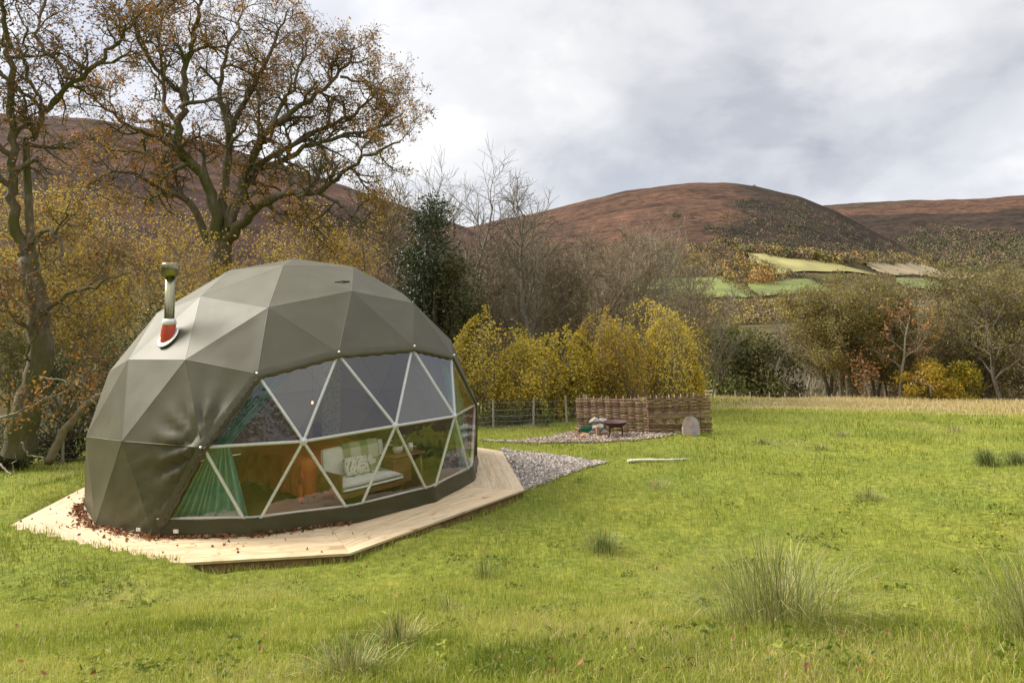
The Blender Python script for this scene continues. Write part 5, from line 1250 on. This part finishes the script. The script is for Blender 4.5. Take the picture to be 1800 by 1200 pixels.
# fire bowl
fb = gp(1083, 764, zg); fb[2] = float(H(fb[0], fb[1])); fbw = empty('fire_bowl', tuple(fb), 'rusty iron fire bowl on legs in front of the hurdle', 'fire pit')
mb = MB(); lathe(mb, [(0, .22), (.14, .235), (.24, .29), (.28, .345), (.295, .35), (.295, .36), (.275, .355), (.22, .30), (.12, .255), (0, .245)], 28); mb.build('bowl', M['rustbowl'], fbw, True)
for k in range(4):
    a = k * 1.571 + .6; mb = MB(); tube(mb, [(math.cos(a) * .22, math.sin(a) * .22, -.02), (math.cos(a) * .2, math.sin(a) * .2, .28)], .012, 6); mb.build('leg', M['rustbowl'], fbw)
rs = np.random.RandomState(44)
mb = MB(); c = rs.normal(size=(260, 3)) * [.28, .16, .008] + [0, 0, .015]; leafquads(mb, c, .05, rs, .3, flat=.6); o = mb.build('ash', M['ash'], loc=tuple(fb + [0, -.05, 0])); tag(o, 'dark ash and charred bits under the fire bowl', 'ash', kind='stuff')
# green crate
cr_p = gp(1032, 757, zg); cr_p[2] = float(H(*cr_p[:2])); crt = empty('green_crate', tuple(cr_p + [.0, 0, .02]), 'green plastic crate beside the logs at the left of the hurdle', 'crate', rz=.2)
mb = MB(); lo_, hi_ = (.17, .11), (.21, .14); V = []
for (a, b), z_ in ((lo_, 0), (hi_, .17)):
    V += [(-a, -b, z_), (a, -b, z_), (a, b, z_), (-a, b, z_)]
for (a, b), z_ in ((lo_, .015), (hi_, .17)):
    a -= .012; b -= .012; V += [(-a, -b, z_), (a, -b, z_), (a, b, z_), (-a, b, z_)]
q = [(i, (i + 1) % 4, 4 + (i + 1) % 4, 4 + i) for i in range(4)] + [(8 + (i + 1) % 4, 8 + i, 12 + i, 12 + (i + 1) % 4) for i in range(4)] + [(4 + i, 4 + (i + 1) % 4, 12 + (i + 1) % 4, 12 + i) for i in range(4)] + [(3, 2, 1, 0), (8, 9, 10, 11)]
mb.add(V, q); mb.build('body', M['greenplastic'], crt)
mb = MB(); box(mb, (0, -.148, .163), (.44, .014, .02), bev=.003); box(mb, (0, .148, .163), (.44, .014, .02), bev=.003); mb.build('rim', M['greenplastic'], crt)
# stones stacked and logs
def rock(seed, s):
    rs = np.random.RandomState(seed); t_ = (1 + 5 ** .5) / 2
    V = np.array([(-1, t_, 0), (1, t_, 0), (-1, -t_, 0), (1, -t_, 0), (0, -1, t_), (0, 1, t_), (0, -1, -t_), (0, 1, -t_), (t_, 0, -1), (t_, 0, 1), (-t_, 0, -1), (-t_, 0, 1)], float) / 1.9
    T = [(0, 11, 5), (0, 5, 1), (0, 1, 7), (0, 7, 10), (0, 10, 11), (1, 5, 9), (5, 11, 4), (11, 10, 2), (10, 7, 6), (7, 1, 8), (3, 9, 4), (3, 4, 2), (3, 2, 6), (3, 6, 8), (3, 8, 9), (4, 9, 5), (2, 4, 11), (6, 2, 10), (8, 6, 7), (9, 8, 1)]
    return V * (1 + rs.uniform(-.25, .2, (12, 1))) * np.array(s), T
pl_ = [(1046, 741, .26, .18, 'topmost pale flat stone on the pile behind the logs'), (1058, 741, .2, .16, 'right-hand pale stone on top of the pile'), (1052, 748, .1, .2, 'middle grey stone of the pile left of the fire bowl'), (1042, 752, .06, .18, 'lower left stone of the pile by the green crate'), (1060, 752, .05, .16, 'lower right stone of the pile beside the fire bowl')]
for i, (px, py, zz_, s_, lab) in enumerate(pl_):
    p = gp(1051, 758, zg); gz_ = float(H(p[0], p[1])); X = WY(px, py, p[1] + .1 * (i % 2)); V, T = rock(80 + i, (s_ * .9, s_ * .7, s_ * .48))
    z_ = gz_ + [.36, .34, .22, .08, .08][i]
    o = MB().add(V, None, T, rs.uniform(.5, 1)).build('stone', M['stone'], loc=(X[0], p[1] + .1 * (i % 2), z_)); tag(o, lab, 'stone', 'stones stacked by the hurdle')
lgs = [(1012, 765, .3, 'leftmost split log lying on the chippings'), (1018, 762, .9, 'second split log, end towards the camera'), (1024, 766, 1.5, 'split log in front of the green crate'), (1030, 762, 2.2, 'log leaning under the green crate'), (1017, 757, 1.9, 'upper log on the little heap'), (1051, 764, 1.2, 'upright split log below the stone pile'), (1058, 763, .4, 'log lying right of the upright one')]
for i, (px, py, az_, lab) in enumerate(lgs):
    p = gp(px, py, zg); z_ = float(H(p[0], p[1])) + (.13 if i == 4 else .045); mb = MB(); L2 = .14; an = np.array([0, .9, 1.9, 2.9, 4.2, 5.2]); 
    cr0 = np.stack([np.cos(an) * .055, np.sin(an) * .05], 1)
    V = np.concatenate([np.c_[np.full(6, -L2), cr0], np.c_[np.full(6, L2), cr0 * .95]]); ca, sa = math.cos(az_), math.sin(az_)
    if i == 5: V = V[:, [1, 2, 0]]; z_ += .06
    V = np.c_[V[:, 0] * ca - V[:, 1] * sa, V[:, 0] * sa + V[:, 1] * ca, V[:, 2]]
    mb.add(V, [(j, (j + 1) % 6, 6 + (j + 1) % 6, 6 + j) for j in range(6)], [(0, j + 1, j) for j in range(1, 5)] + [(6, 6 + j, 7 + j) for j in range(1, 5)], rs.rand())
    o = mb.build('log', M['log'], loc=(p[0], p[1], z_)); tag(o, lab, 'log', 'split logs by the fire bowl')
# white plank / branch in the grass
pa, pb_ = hitg(1104, 814), hitg(1212, 810)
pts = [pa + (pb_ - pa) * f_ + np.array([0, .03 * math.sin(f_ * 7), .03 + .012 * math.sin(f_ * 9)]) for f_ in np.linspace(0, 1, 12)]
for p in pts: p[2] = float(H(p[0], p[1])) + .035
o = tube(MB(), pts, np.linspace(.032, .016, 12) * np.array([1, 1.1, .9, 1, 1.15, .9, 1, .8, 1, .8, .9, .5]), 7, .9).build('bleached_branch', M['ceramic'], None, True); o.data.materials[0] = surf('bleached_wood', [(.35, (.30, .26, .19)), (.5, (.56, .52, .42)), (.7, (.7, .66, .56))], 5, 6, .8, .5, tint=.2); tag(o, 'bleached white branch lying in the grass right of the gravel', 'branch')

# ------------------------------------------------------------------ wire fences, gate
def wire_fence(name, pxs, Ys, hpost, label, wires, seed, post_r=.035, mesh_step=0, dz=0):
    rs = np.random.RandomState(seed); P_ = []
    for px, Y in zip(pxs, Ys):
        x, y = at(px, Y); P_.append(np.array([x, y, float(H(x, y))]))
    root = empty(name, tuple(P_[0]), label, 'fence')
    for p in P_:
        mb = MB(); ln = rs.normal(size=2) * .02; tube(mb, [rel(root, p) + [0, 0, -.2], rel(root, p) + [ln[0], ln[1], hpost * rs.uniform(.95, 1.05)]], [post_r, post_r * .9], 8, rs.rand()); mb.build('post', M['greywood'], root)
    for z_ in wires:
        mb = MB(); pts = []
        for i in range(len(P_) - 1):
            for f_ in np.linspace(0, 1, 6)[:-1]: pts.append(rel(root, P_[i] * (1 - f_) + P_[i + 1] * f_) + [0, -post_r, z_ - .02 * math.sin(f_ * math.pi)])
        pts.append(rel(root, P_[-1]) + [0, -post_r, z_]); tube(mb, pts, .0035, 4); mb.build('wire', M['wire'], root)
    if mesh_step:
        mb = MB()
        for i in range(len(P_) - 1):
            n_ = int(np.linalg.norm(P_[i + 1] - P_[i]) / mesh_step)
            for k in range(n_):
                p = rel(root, P_[i] + (P_[i + 1] - P_[i]) * (k + .5) / n_); tube(mb, [p + [0, -post_r, wires[0]], p + [0, -post_r, wires[-2]]], .003, 3, caps=False)
        mb.build('stock_netting', M['wire'], root)['kind'] = 'stuff'
    return root
wire_fence('wire_fence', [-90, -20, 55, 118, 178, 240], [17.0, 17.3, 17.6, 17.9, 18.2, 18.6], .95, 'wire stock fence with grey posts along the wood left of the dome', [.1, .25, .42, .6, .8], 5, .04, .22)
wire_fence('wire_fence', [780, 822, 862, 931, 990, 1022, 1060], [19.9, 20.0, 20.1, 20.2, 20.4, 20.6, 20.8], .78, 'wire netting fence with pale posts between the dome and the hurdle', [.08, .2, .34, .5, .7], 6, .03, .2)
wire_fence('wire_fence', [1285, 1312, 1345, 1372, 1398, 1425, 1453, 1500], [60, 60, 60, 60, 60, 60, 60, 60], .95, 'distant line of thin fence stakes at the far edge of the field', [.4, .8], 7, .05)
ga, gb_ = at(1214, 58), at(1249, 57); za_, zb_ = float(H(*ga)), float(H(*gb_))
gt = empty('field_gate', (ga[0], ga[1], za_), 'weathered wooden rail gate beyond the hurdle at the field edge', 'gate')
for x_, y_, z_ in ((*ga, za_), (*gb_, zb_)):
    mb = MB(); box(mb, (x_ - ga[0], y_ - ga[1], z_ - za_ + .35), (.14, .14, 1.3), bev=.01); mb.build('post', M['greywood'], gt)
for k in range(3):
    a = np.array([0, 0, .28 + .27 * k]); b = np.array([gb_[0] - ga[0], gb_[1] - ga[1], zb_ - za_ + .28 + .27 * k]); mb = MB(); tube(mb, [a, b], .05, 4); mb.build('rail', M['greywood'], gt)
mb = MB(); bxp = WY(1256, 694, 56.5); zz_ = float(H(bxp[0], bxp[1])); tube(mb, [(0, 0, -.1), (.05, 0, .9)], .09, 7); o = mb.build('gate_stub', M['greywood'], loc=(bxp[0], bxp[1], zz_)); tag(o, 'short leaning post to the right of the wooden gate', 'post')

# fallen dead trunk against the wood at left, pale dead branches
def dead(pxl, Ys, r0_, r1_, lab, mt='bark_grey', seed=0):
    P_ = np.array([WY(a, b, Y) for (a, b), Y in zip(pxl, Ys)]); tt = np.linspace(0, len(P_) - 1, 16); Q = np.stack([np.interp(tt, np.arange(len(P_)), P_[:, c]) for c in range(3)], 1)
    Q[1:-1] = (Q[:-2] + Q[2:]) / 4 + Q[1:-1] / 2; Q[1:-1] += np.random.RandomState(seed).normal(size=Q[1:-1].shape) * .015
    o = tube(MB(), Q, np.linspace(r0_, r1_, 16), 8, .5).build('dead_branch', M[mt], None, True); tag(o, lab, 'branch')
dead([(84, 812), (110, 760), (150, 712), (185, 690)], [16.8, 16.8, 16.8, 16.7], .11, .07, 'leaning dead trunk between the left oak and the dome', 'bark_warm', 1)
dead([(-10, 735), (40, 722), (110, 690), (150, 665), (182, 632)], [15.9, 15.9, 16, 16, 16.2], .03, .012, 'long thin grey branch slanting across the left oak trunk', 'bark_pale', 2)
dead([(70, 663), (110, 668), (150, 683), (182, 684)], [16.2, 16.1, 16, 16], .02, .012, 'pale curved dead branch above the leaning trunk', 'bark_pale', 3)
dead([(0, 815), (20, 836), (28, 800)], [15.2, 15, 15], .02, .01, 'short pale stick at the left edge by the fence foot', 'bark_pale', 4)
dead([(38, 778), (50, 800), (78, 804)], [15.6, 15.6, 15.5], .02, .01, 'thin pale bramble stem arching by the fence', 'bark_pale', 5)
dead([(142, 700), (160, 702), (180, 722)], [16, 15.9, 15.8], .018, .01, 'short pale branch stub beside the dome edge', 'bark_pale', 6)

# ------------------------------------------------------------------ gravel
def gravel_area(name, px_poly, label, mt_bed, mt, n, s, seed, cat):
    P_ = np.array([gp(a, b, zg)[:2] for a, b in px_poly]); rs = np.random.RandomState(seed)
    lo, hi = P_.min(0), P_.max(0); nx, ny = 60, 60
    gx, gy = np.meshgrid(np.linspace(lo[0], hi[0], nx), np.linspace(lo[1], hi[1], ny), indexing='ij'); 
    q = []
    cxm, cym = (gx[:-1, :-1] + gx[1:, 1:]) / 2, (gy[:-1, :-1] + gy[1:, 1:]) / 2; ok = inpoly(cxm, cym, P_)
    ii, jj = np.nonzero(ok); q = np.stack([ii * ny + jj, (ii + 1) * ny + jj, (ii + 1) * ny + jj + 1, ii * ny + jj + 1], 1)
    o = MB().add(np.stack([gx, gy, H(gx, gy) + .012], -1).reshape(-1, 3), q).build(name + '_bed', M[mt_bed], None, True); tag(o, kind='structure')
    pts = []
    while len(pts) < n:
        c = lo + rs.rand(4000, 2) * (hi - lo); pts += list(c[inpoly(c[:, 0], c[:, 1], P_)])
    c = np.array(pts[:n]); c += rs.normal(size=c.shape) * .03; d = np.hypot(c[:, 0] - CX, c[:, 1] - CY); c = c[~inpoly(c[:, 0], c[:, 1], DECKP)]; n = len(c)
    base = np.array([(1, 0, 0), (0, 1, 0), (-1, 0, 0), (0, -1, 0), (0, 0, .8), (0, 0, -.6)], float); T = np.array([(0, 1, 4), (1, 2, 4), (2, 3, 4), (3, 0, 4), (1, 0, 5), (2, 1, 5), (3, 2, 5), (0, 3, 5)])
    sz = rs.uniform(.45, 1.2, (n, 1, 1)) * s; V = base[None] * rs.uniform(.55, 1.2, (n, 6, 1)) * sz; a = rs.rand(n) * 6.28; ca, sa = np.cos(a)[:, None], np.sin(a)[:, None]
    V[..., 1] *= .75; x = V[..., 0] * ca - V[..., 1] * sa; y = V[..., 0] * sa + V[..., 1] * ca; z = V[..., 2] * .7 + V[..., 0] * rs.normal(size=(n, 1)) * .3
    zz_ = H(c[:, 0], c[:, 1]) + rs.uniform(.012, .035, n)
    V = np.stack([x + c[:, 0:1], y + c[:, 1:2], z + zz_[:, None]], -1).reshape(-1, 3); TT = (T[None] + np.arange(n)[:, None, None] * 6).reshape(-1, 3)
    tn = np.clip(rs.normal(.45, .25, n), 0, 1)
    o = MB().add(V, None, TT, np.repeat(tn, 8)).build(name, M[mt], None); tag(o, label, cat, kind='stuff'); return P_
GR = [gravel_area('gravel', [(880, 797), (905, 803), (985, 807), (1066, 814), (1020, 832), (965, 858), (922, 875), (905, 862), (880, 820)], 'grey gravel filling the corner beside the deck', 'gravel_bed', 'gravel', 6500, .034, 91, 'gravel')]
GR.append(gravel_area('stone_chippings', [(846, 778), (905, 770), (968, 762), (1005, 753), (1080, 756), (1160, 758), (1200, 757), (1168, 764), (1120, 771), (1050, 775), (960, 775), (900, 779), (850, 781)], 'brown and cream stone chippings of the path and fire area by the hurdle', 'gravel_bed', 'barkchip', 5000, .04, 92, 'gravel'))

# ------------------------------------------------------------------ leaf litter
def litter(n, seed, fn, size, z0): 
    rs = np.random.RandomState(seed); P_ = fn(rs, n); mb = MB(); leafquads(mb, P_ + np.array([0, 0, z0]), size, rs, rs.rand(len(P_)), flat=.35, aspect=.7); return mb
def ringfn(rs, n):
    a = np.radians(np.concatenate([rs.uniform(-178, -85, int(n * .85)), rs.uniform(-85, -60, n - int(n * .85))])); dn = NP[ringn == 0]; P_ = []
    an_ = np.sort(np.radians(azn[ringn == 0]));
    for i, aa in enumerate(a):
        k = np.searchsorted(an_, aa); a0_, a1_ = an_[k - 1], an_[k % len(an_)]; md = (a0_ + a1_) / 2; rr = R * .985 * math.cos((a1_ - a0_) / 2 if a1_ > a0_ else .2) / math.cos(aa - md if abs(aa - md) < 1 else 0)
        w_ = .085 if aa < math.radians(-100) else .05
        r_ = rr + .03 + abs(rs.normal()) * w_; P_.append((CX + r_ * math.cos(aa), CY + r_ * math.sin(aa), rs.rand() * .03))
    return np.array(P_)
tag(litter(620, 31, ringfn, .065, .012).build('leaf_litter', M['deadleaf']), 'drift of fallen brown leaves along the foot of the dome', 'leaves', kind='stuff')
def deckfn(rs, n):
    a = np.radians(rs.uniform(-185, -60, n)); r_ = rs.uniform(3.4, 4.3, n); P_ = np.c_[CX + r_ * np.cos(a), CY + r_ * np.sin(a), np.zeros(n)]; return P_[inpoly(P_[:, 0], P_[:, 1], DECKP)]
tag(litter(100, 32, deckfn, .05, .012).build('deck_leaf_litter', M['deadleaf']), 'few brown leaves scattered on the left boards of the deck', 'leaves', kind='stuff')

# ------------------------------------------------------------------ grass
def in_gravel(x, y):
    m_ = inpoly(x, y, DECKP + (Cc - DECKP) * .012)
    d_ = np.hypot(x - CX, y - CY); a_ = np.degrees(np.arctan2(y - CY, x - CX)); m_ &= ~((a_ > -150) & (a_ < -84) & (d_ > np.interp(a_, TURF[:, 0], TURF[:, 1]) + .01))
    for g_ in GR: m_ |= inpoly(x, y, g_)
    return m_
def blades(mb, x, y, z, h_, w_, rs, tint, lean=.5, seg=2, dirb=None):
    n = len(x); a = rs.rand(n) * 6.28; ln = np.abs(rs.normal(size=n)) * lean * h_; la = rs.rand(n) * 6.28 if dirb is None else dirb
    dx_, dy_ = np.cos(la) * ln, np.sin(la) * ln; px_, py_ = -np.sin(a), np.cos(a)
    b = np.stack([x, y, z], 1); wv = np.stack([px_, py_, np.zeros(n)], 1) * (w_ / 2)[:, None]
    m1 = b + np.stack([dx_ * .35, dy_ * .35, h_ * .55], 1); tp_ = b + np.stack([dx_, dy_, h_ * (1 - .25 * np.minimum(ln / h_, 1))], 1)
    V = np.stack([b - wv, b + wv, m1 + wv * .8, m1 - wv * .8, tp_], 1).reshape(-1, 3); i = np.arange(n) * 5
    mb.add(V, np.stack([i, i + 1, i + 2, i + 3], 1), None, tint); k = mb.n - len(V)
    mb.add(np.zeros((0, 3)), None, np.stack([i + 3, i + 2, i + 4], 1) + k - mb.n, tint)
    return mb
def grass_tint(x, y, rs):
    n_ = vnoise(x, y, .7, 3, 40); n2_ = vnoise(x, y, 3.0, 2, 41)
    t_ = .57 + (n_ - .5) * .9 + (n2_ - .5) * .55 + rs.normal(size=len(x)) * .15
    # cooler, deeper green in a round patch of grass left of the deck
    d_ = np.hypot(x + 9.5, y - 12.5); t_ -= .16 * sstep((8 - d_) / 4)
    t_ = np.clip(t_, 0, .76); dry_ = rs.rand(len(x)) < (.03 + dryness(x, y) * .85); t_ = np.where(dry_, rs.uniform(.86, 1, len(x)), t_); return t_
rs = np.random.RandomState(77)
def grass_ring(r0, r1, n, hm, wm, name, lab):
    u = rs.rand(n); r_ = np.sqrt(r0 ** 2 + u * (r1 ** 2 - r0 ** 2)) if False else r0 * (r1 / r0) ** u
    az = rs.uniform(-44, 44, n) * math.pi / 180; x, y = r_ * np.sin(az), r_ * np.cos(az)
    cl = vnoise(x, y, 1.6, 2, 45); hf = vnoise(x, y, .45, 3, 46); ok = (rs.rand(n) < .35 + 1.1 * cl) & ~in_gravel(x, y); x, y, r_, cl, hf = x[ok], y[ok], r_[ok], cl[ok], hf[ok]; n = len(x)
    z = H(x, y) - .008; sc = np.maximum(1, r_ / 9)
    dk = np.hypot(x - CX, y - CY); near = (dk < 4.9) 
    h_ = hm * (.45 + .9 * hf + .5 * cl) * rs.uniform(.5, 1.3, n) * (1 + .15 * (sc - 1)) * np.where(near, 1.15, 1)
    w_ = wm * sc * rs.uniform(.7, 1.3, n)
    blades(MB(), x, y, z, h_, w_, rs, grass_tint(x, y, rs)).v
    mb = blades(MB(), x, y, z, h_, w_, rs, grass_tint(x, y, rs)); o = mb.build(name, M['grass']); tag(o, lab, 'grass', kind='stuff')
grass_ring(3.2, 10.5, 190000, .066, .0042, 'grass', 'short bright green meadow grass in the foreground')
grass_ring(10.5, 34, 130000, .075, .0055, 'grass', 'meadow grass between the dome and the hurdle')
grass_ring(34, 63, 45000, .11, .007, 'grass', 'meadow grass and dry bents towards the far field edge')
# tall dry fringe
n = 16000; az = rs.uniform(.10, .72, n); r_ = rs.uniform(52, 63, n); x, y = r_ * np.sin(az), r_ * np.cos(az)
mb = blades(MB(), x, y, H(x, y) - .02, rs.uniform(.25, .55, n), rs.uniform(.025, .05, n), rs, rs.uniform(.85, 1, n), .3); tag(mb.build('dry_grass', M['grass']), 'tall straw-coloured grass fringe at the far edge of the field', 'grass', kind='stuff')

# rush tufts, each a thing
def rush(px, py, wpx, hpx, n, label, tint=.5, lean=.75, seed=0, wid=.0042, dead_=.1):
    p = hitg(px, py); rs = np.random.RandomState(seed); d = np.linalg.norm(p[:2]); wm_ = wpx / F * d / 2; hm = hpx / F * d
    a = rs.rand(n) * 6.28; rr = np.sqrt(rs.rand(n)) * wm_ * .62 * rs.uniform(.3, 1, n); x, y = rr * np.cos(a), rr * np.sin(a)
    h_ = hm * rs.uniform(.35, 1.08, n) * np.clip(1.05 - (rr / wm_) ** 1.2 * .45, .3, 1.1); dirb = a + rs.normal(size=n) * .6
    z = H(x + p[0], y + p[1]) - p[2] - .02; tn = np.clip(rs.normal(tint, .16, n), 0, .85); tn = np.where(rs.rand(n) < dead_, 1, tn)
    # curved blades: three segments
    ln = np.abs(rs.normal(size=n)) * lean * h_ * (.3 + .9 * rr / (wm_ * .4)); ln = np.minimum(ln, h_ * 1.3); b = np.stack([x, y, z], 1); V = []
    dv = np.stack([np.cos(dirb), np.sin(dirb), np.zeros(n)], 1); pv = np.stack([-np.sin(a), np.cos(a), np.zeros(n)], 1) * (wid * rs.uniform(.6, 1.2, n) / 2)[:, None]
    for k, f_ in enumerate((0, .35, .7)):
        c = b + dv * (ln * f_ ** 1.7)[:, None] + np.array([0, 0, 1.]) * (h_ * f_ * (1 - .3 * f_ * np.minimum(ln / h_, 1)))[:, None]; V += [c - pv * (1 - .2 * f_), c + pv * (1 - .2 * f_)]
    V.append(b + dv * ln[:, None] + np.array([0, 0, 1.]) * (h_ * (1 - .38 * np.minimum(ln / h_, 1)))[:, None])
    V = np.stack(V, 1).reshape(-1, 3); i = np.arange(n) * 7
    mb = MB().add(V, np.concatenate([np.stack([i, i + 1, i + 3, i + 2], 1), np.stack([i + 2, i + 3, i + 5, i + 4], 1)]), np.stack([i + 4, i + 5, i + 6], 1), .5)
    mb.tq = [np.concatenate([tn, tn])]; mb.tt = [tn]
    o = mb.build('rush_tuft', M['rush'], loc=tuple(p)); tag(o, label, 'rushes'); return o
rush(1365, 1095, 500, 165, 950, 'largest tuft of tall green rushes in the right foreground', .66, 1.0, 1, .0036, .12)
rush(1830, 1120, 220, 150, 420, 'rush tuft cut by the right edge of the photo', .62, .9, 2, .0036)
rush(1062, 972, 150, 46, 420, 'short dark rush tuft in the middle of the field', .5, .6, 3, .0045)
rush(615, 1185, 230, 75, 420, 'brownish rush tuft at the bottom edge below the dome', .68, .8, 4, .0034, dead_=.3)
rush(852, 1015, 110, 44, 160, 'thin sparse rush tuft below the deck', .6, .6, 5)
rush(1528, 878, 90, 22, 240, 'small grey-green rush tuft right of centre', .66, .6, 6, dead_=.25)
rush(1735, 818, 75, 30, 420, 'left rush clump of the dark pair near the right edge', .4, .4, 7, .006)
rush(1790, 816, 80, 26, 420, 'right rush clump of the dark pair near the right edge', .4, .4, 8, .006)
rush(1340, 780, 60, 12, 160, 'low dull rush patch in the middle distance left', .55, .5, 9, .008, .3)
rush(1480, 768, 70, 12, 160, 'low dull rush patch in the middle distance centre', .55, .5, 10, .008, .3)
rush(1440, 790, 80, 12, 160, 'wide low rush patch just below the middle distance centre', .55, .5, 11, .008, .3)
rush(1680, 760, 60, 14, 160, 'low brownish rush patch at the middle right', .55, .5, 12, .008, .5)
rush(1155, 858, 120, 18, 160, 'flattened brownish grass clump right of the gravel', .7, .5, 13, .006, .6)
rush(700, 1130, 140, 60, 260, 'sparse brown sedge right of the bottom rush tuft', .6, .5, 14, dead_=.4)
rush(790, 1080, 90, 42, 110, 'thin wispy blades between the two lower tufts', .6, .5, 15, dead_=.3)

rs = np.random.RandomState(88); mb = MB(); k = 0
while k < 150:
    px, py = rs.uniform(0, 1800), 800 + 400 * rs.rand(); p = hitg(px, py)
    if p is None or in_gravel(p[0:1], p[1:2])[0] or (px < 950 and py < 1000 - max(0, px - 560) * .28): continue
    m_ = rs.randint(10, 34); w_ = rs.uniform(.05, .16); c = np.c_[rs.normal(size=m_) * w_ + p[0], rs.normal(size=m_) * w_ + p[1], np.zeros(m_)]; c[:, 2] = H(c[:, 0], c[:, 1]) + rs.uniform(.015, .05, m_)
    leafquads(mb, c, rs.uniform(.03, .06), rs, np.clip(rs.normal(.12 if rs.rand() < .7 else .5, .08, m_), 0, .8), flat=.6, aspect=.6); k += 1
tag(mb.build('meadow_weeds', M['grass']), 'patches of low broad-leaved weeds and dead scraps among the grass', 'weeds', kind='stuff')
# fallen leaves in the grass
lm_ = []
for k in range(4):
    rs2 = np.random.RandomState(900 + k); V = []; m_ = 7; 
    for i in range(m_ + 1):
        f_ = i / m_; wd_ = .42 * math.sin(math.pi * f_ ** .8) * (1 + .22 * math.cos(i * math.pi)) + .02
        cz = .25 * math.sin(f_ * 2.5 + k) ; V += [(f_ - .5, -wd_ / 2, cz + .18 * wd_ + rs2.normal() * .02), (f_ - .5, 0, cz), (f_ - .5, wd_ / 2, cz + .2 * wd_ + rs2.normal() * .02)]
    q = [(i * 3 + j, i * 3 + j + 1, i * 3 + 4 + j, i * 3 + 3 + j) for i in range(m_) for j in (0, 1)]
    lm_.append(MB().add(V, q, None, .15 + .25 * k).mesh('fallen_leaf', M['deadleaf']))
rs = np.random.RandomState(55); k = 0
while k < 170:
    px, py = rs.uniform(0, 1800), 860 + 340 * rs.rand() ** .8
    if px < 950 and py < 1000 - max(0, px - 560) * .28: continue
    p = hitg(px, py)
    if p is None or in_gravel(p[0:1], p[1:2])[0]: continue
    o = link('fallen_leaf', lm_[rs.randint(4)], None, (p[0], p[1], p[2] + rs.uniform(.02, .055)), (rs.normal() * .6, rs.normal() * .6, rs.rand() * 6.28), rs.uniform(.03, .062)); tag(o, 'brown fallen leaf lying in the meadow grass', 'leaf', 'fallen leaves in the meadow grass'); k += 1
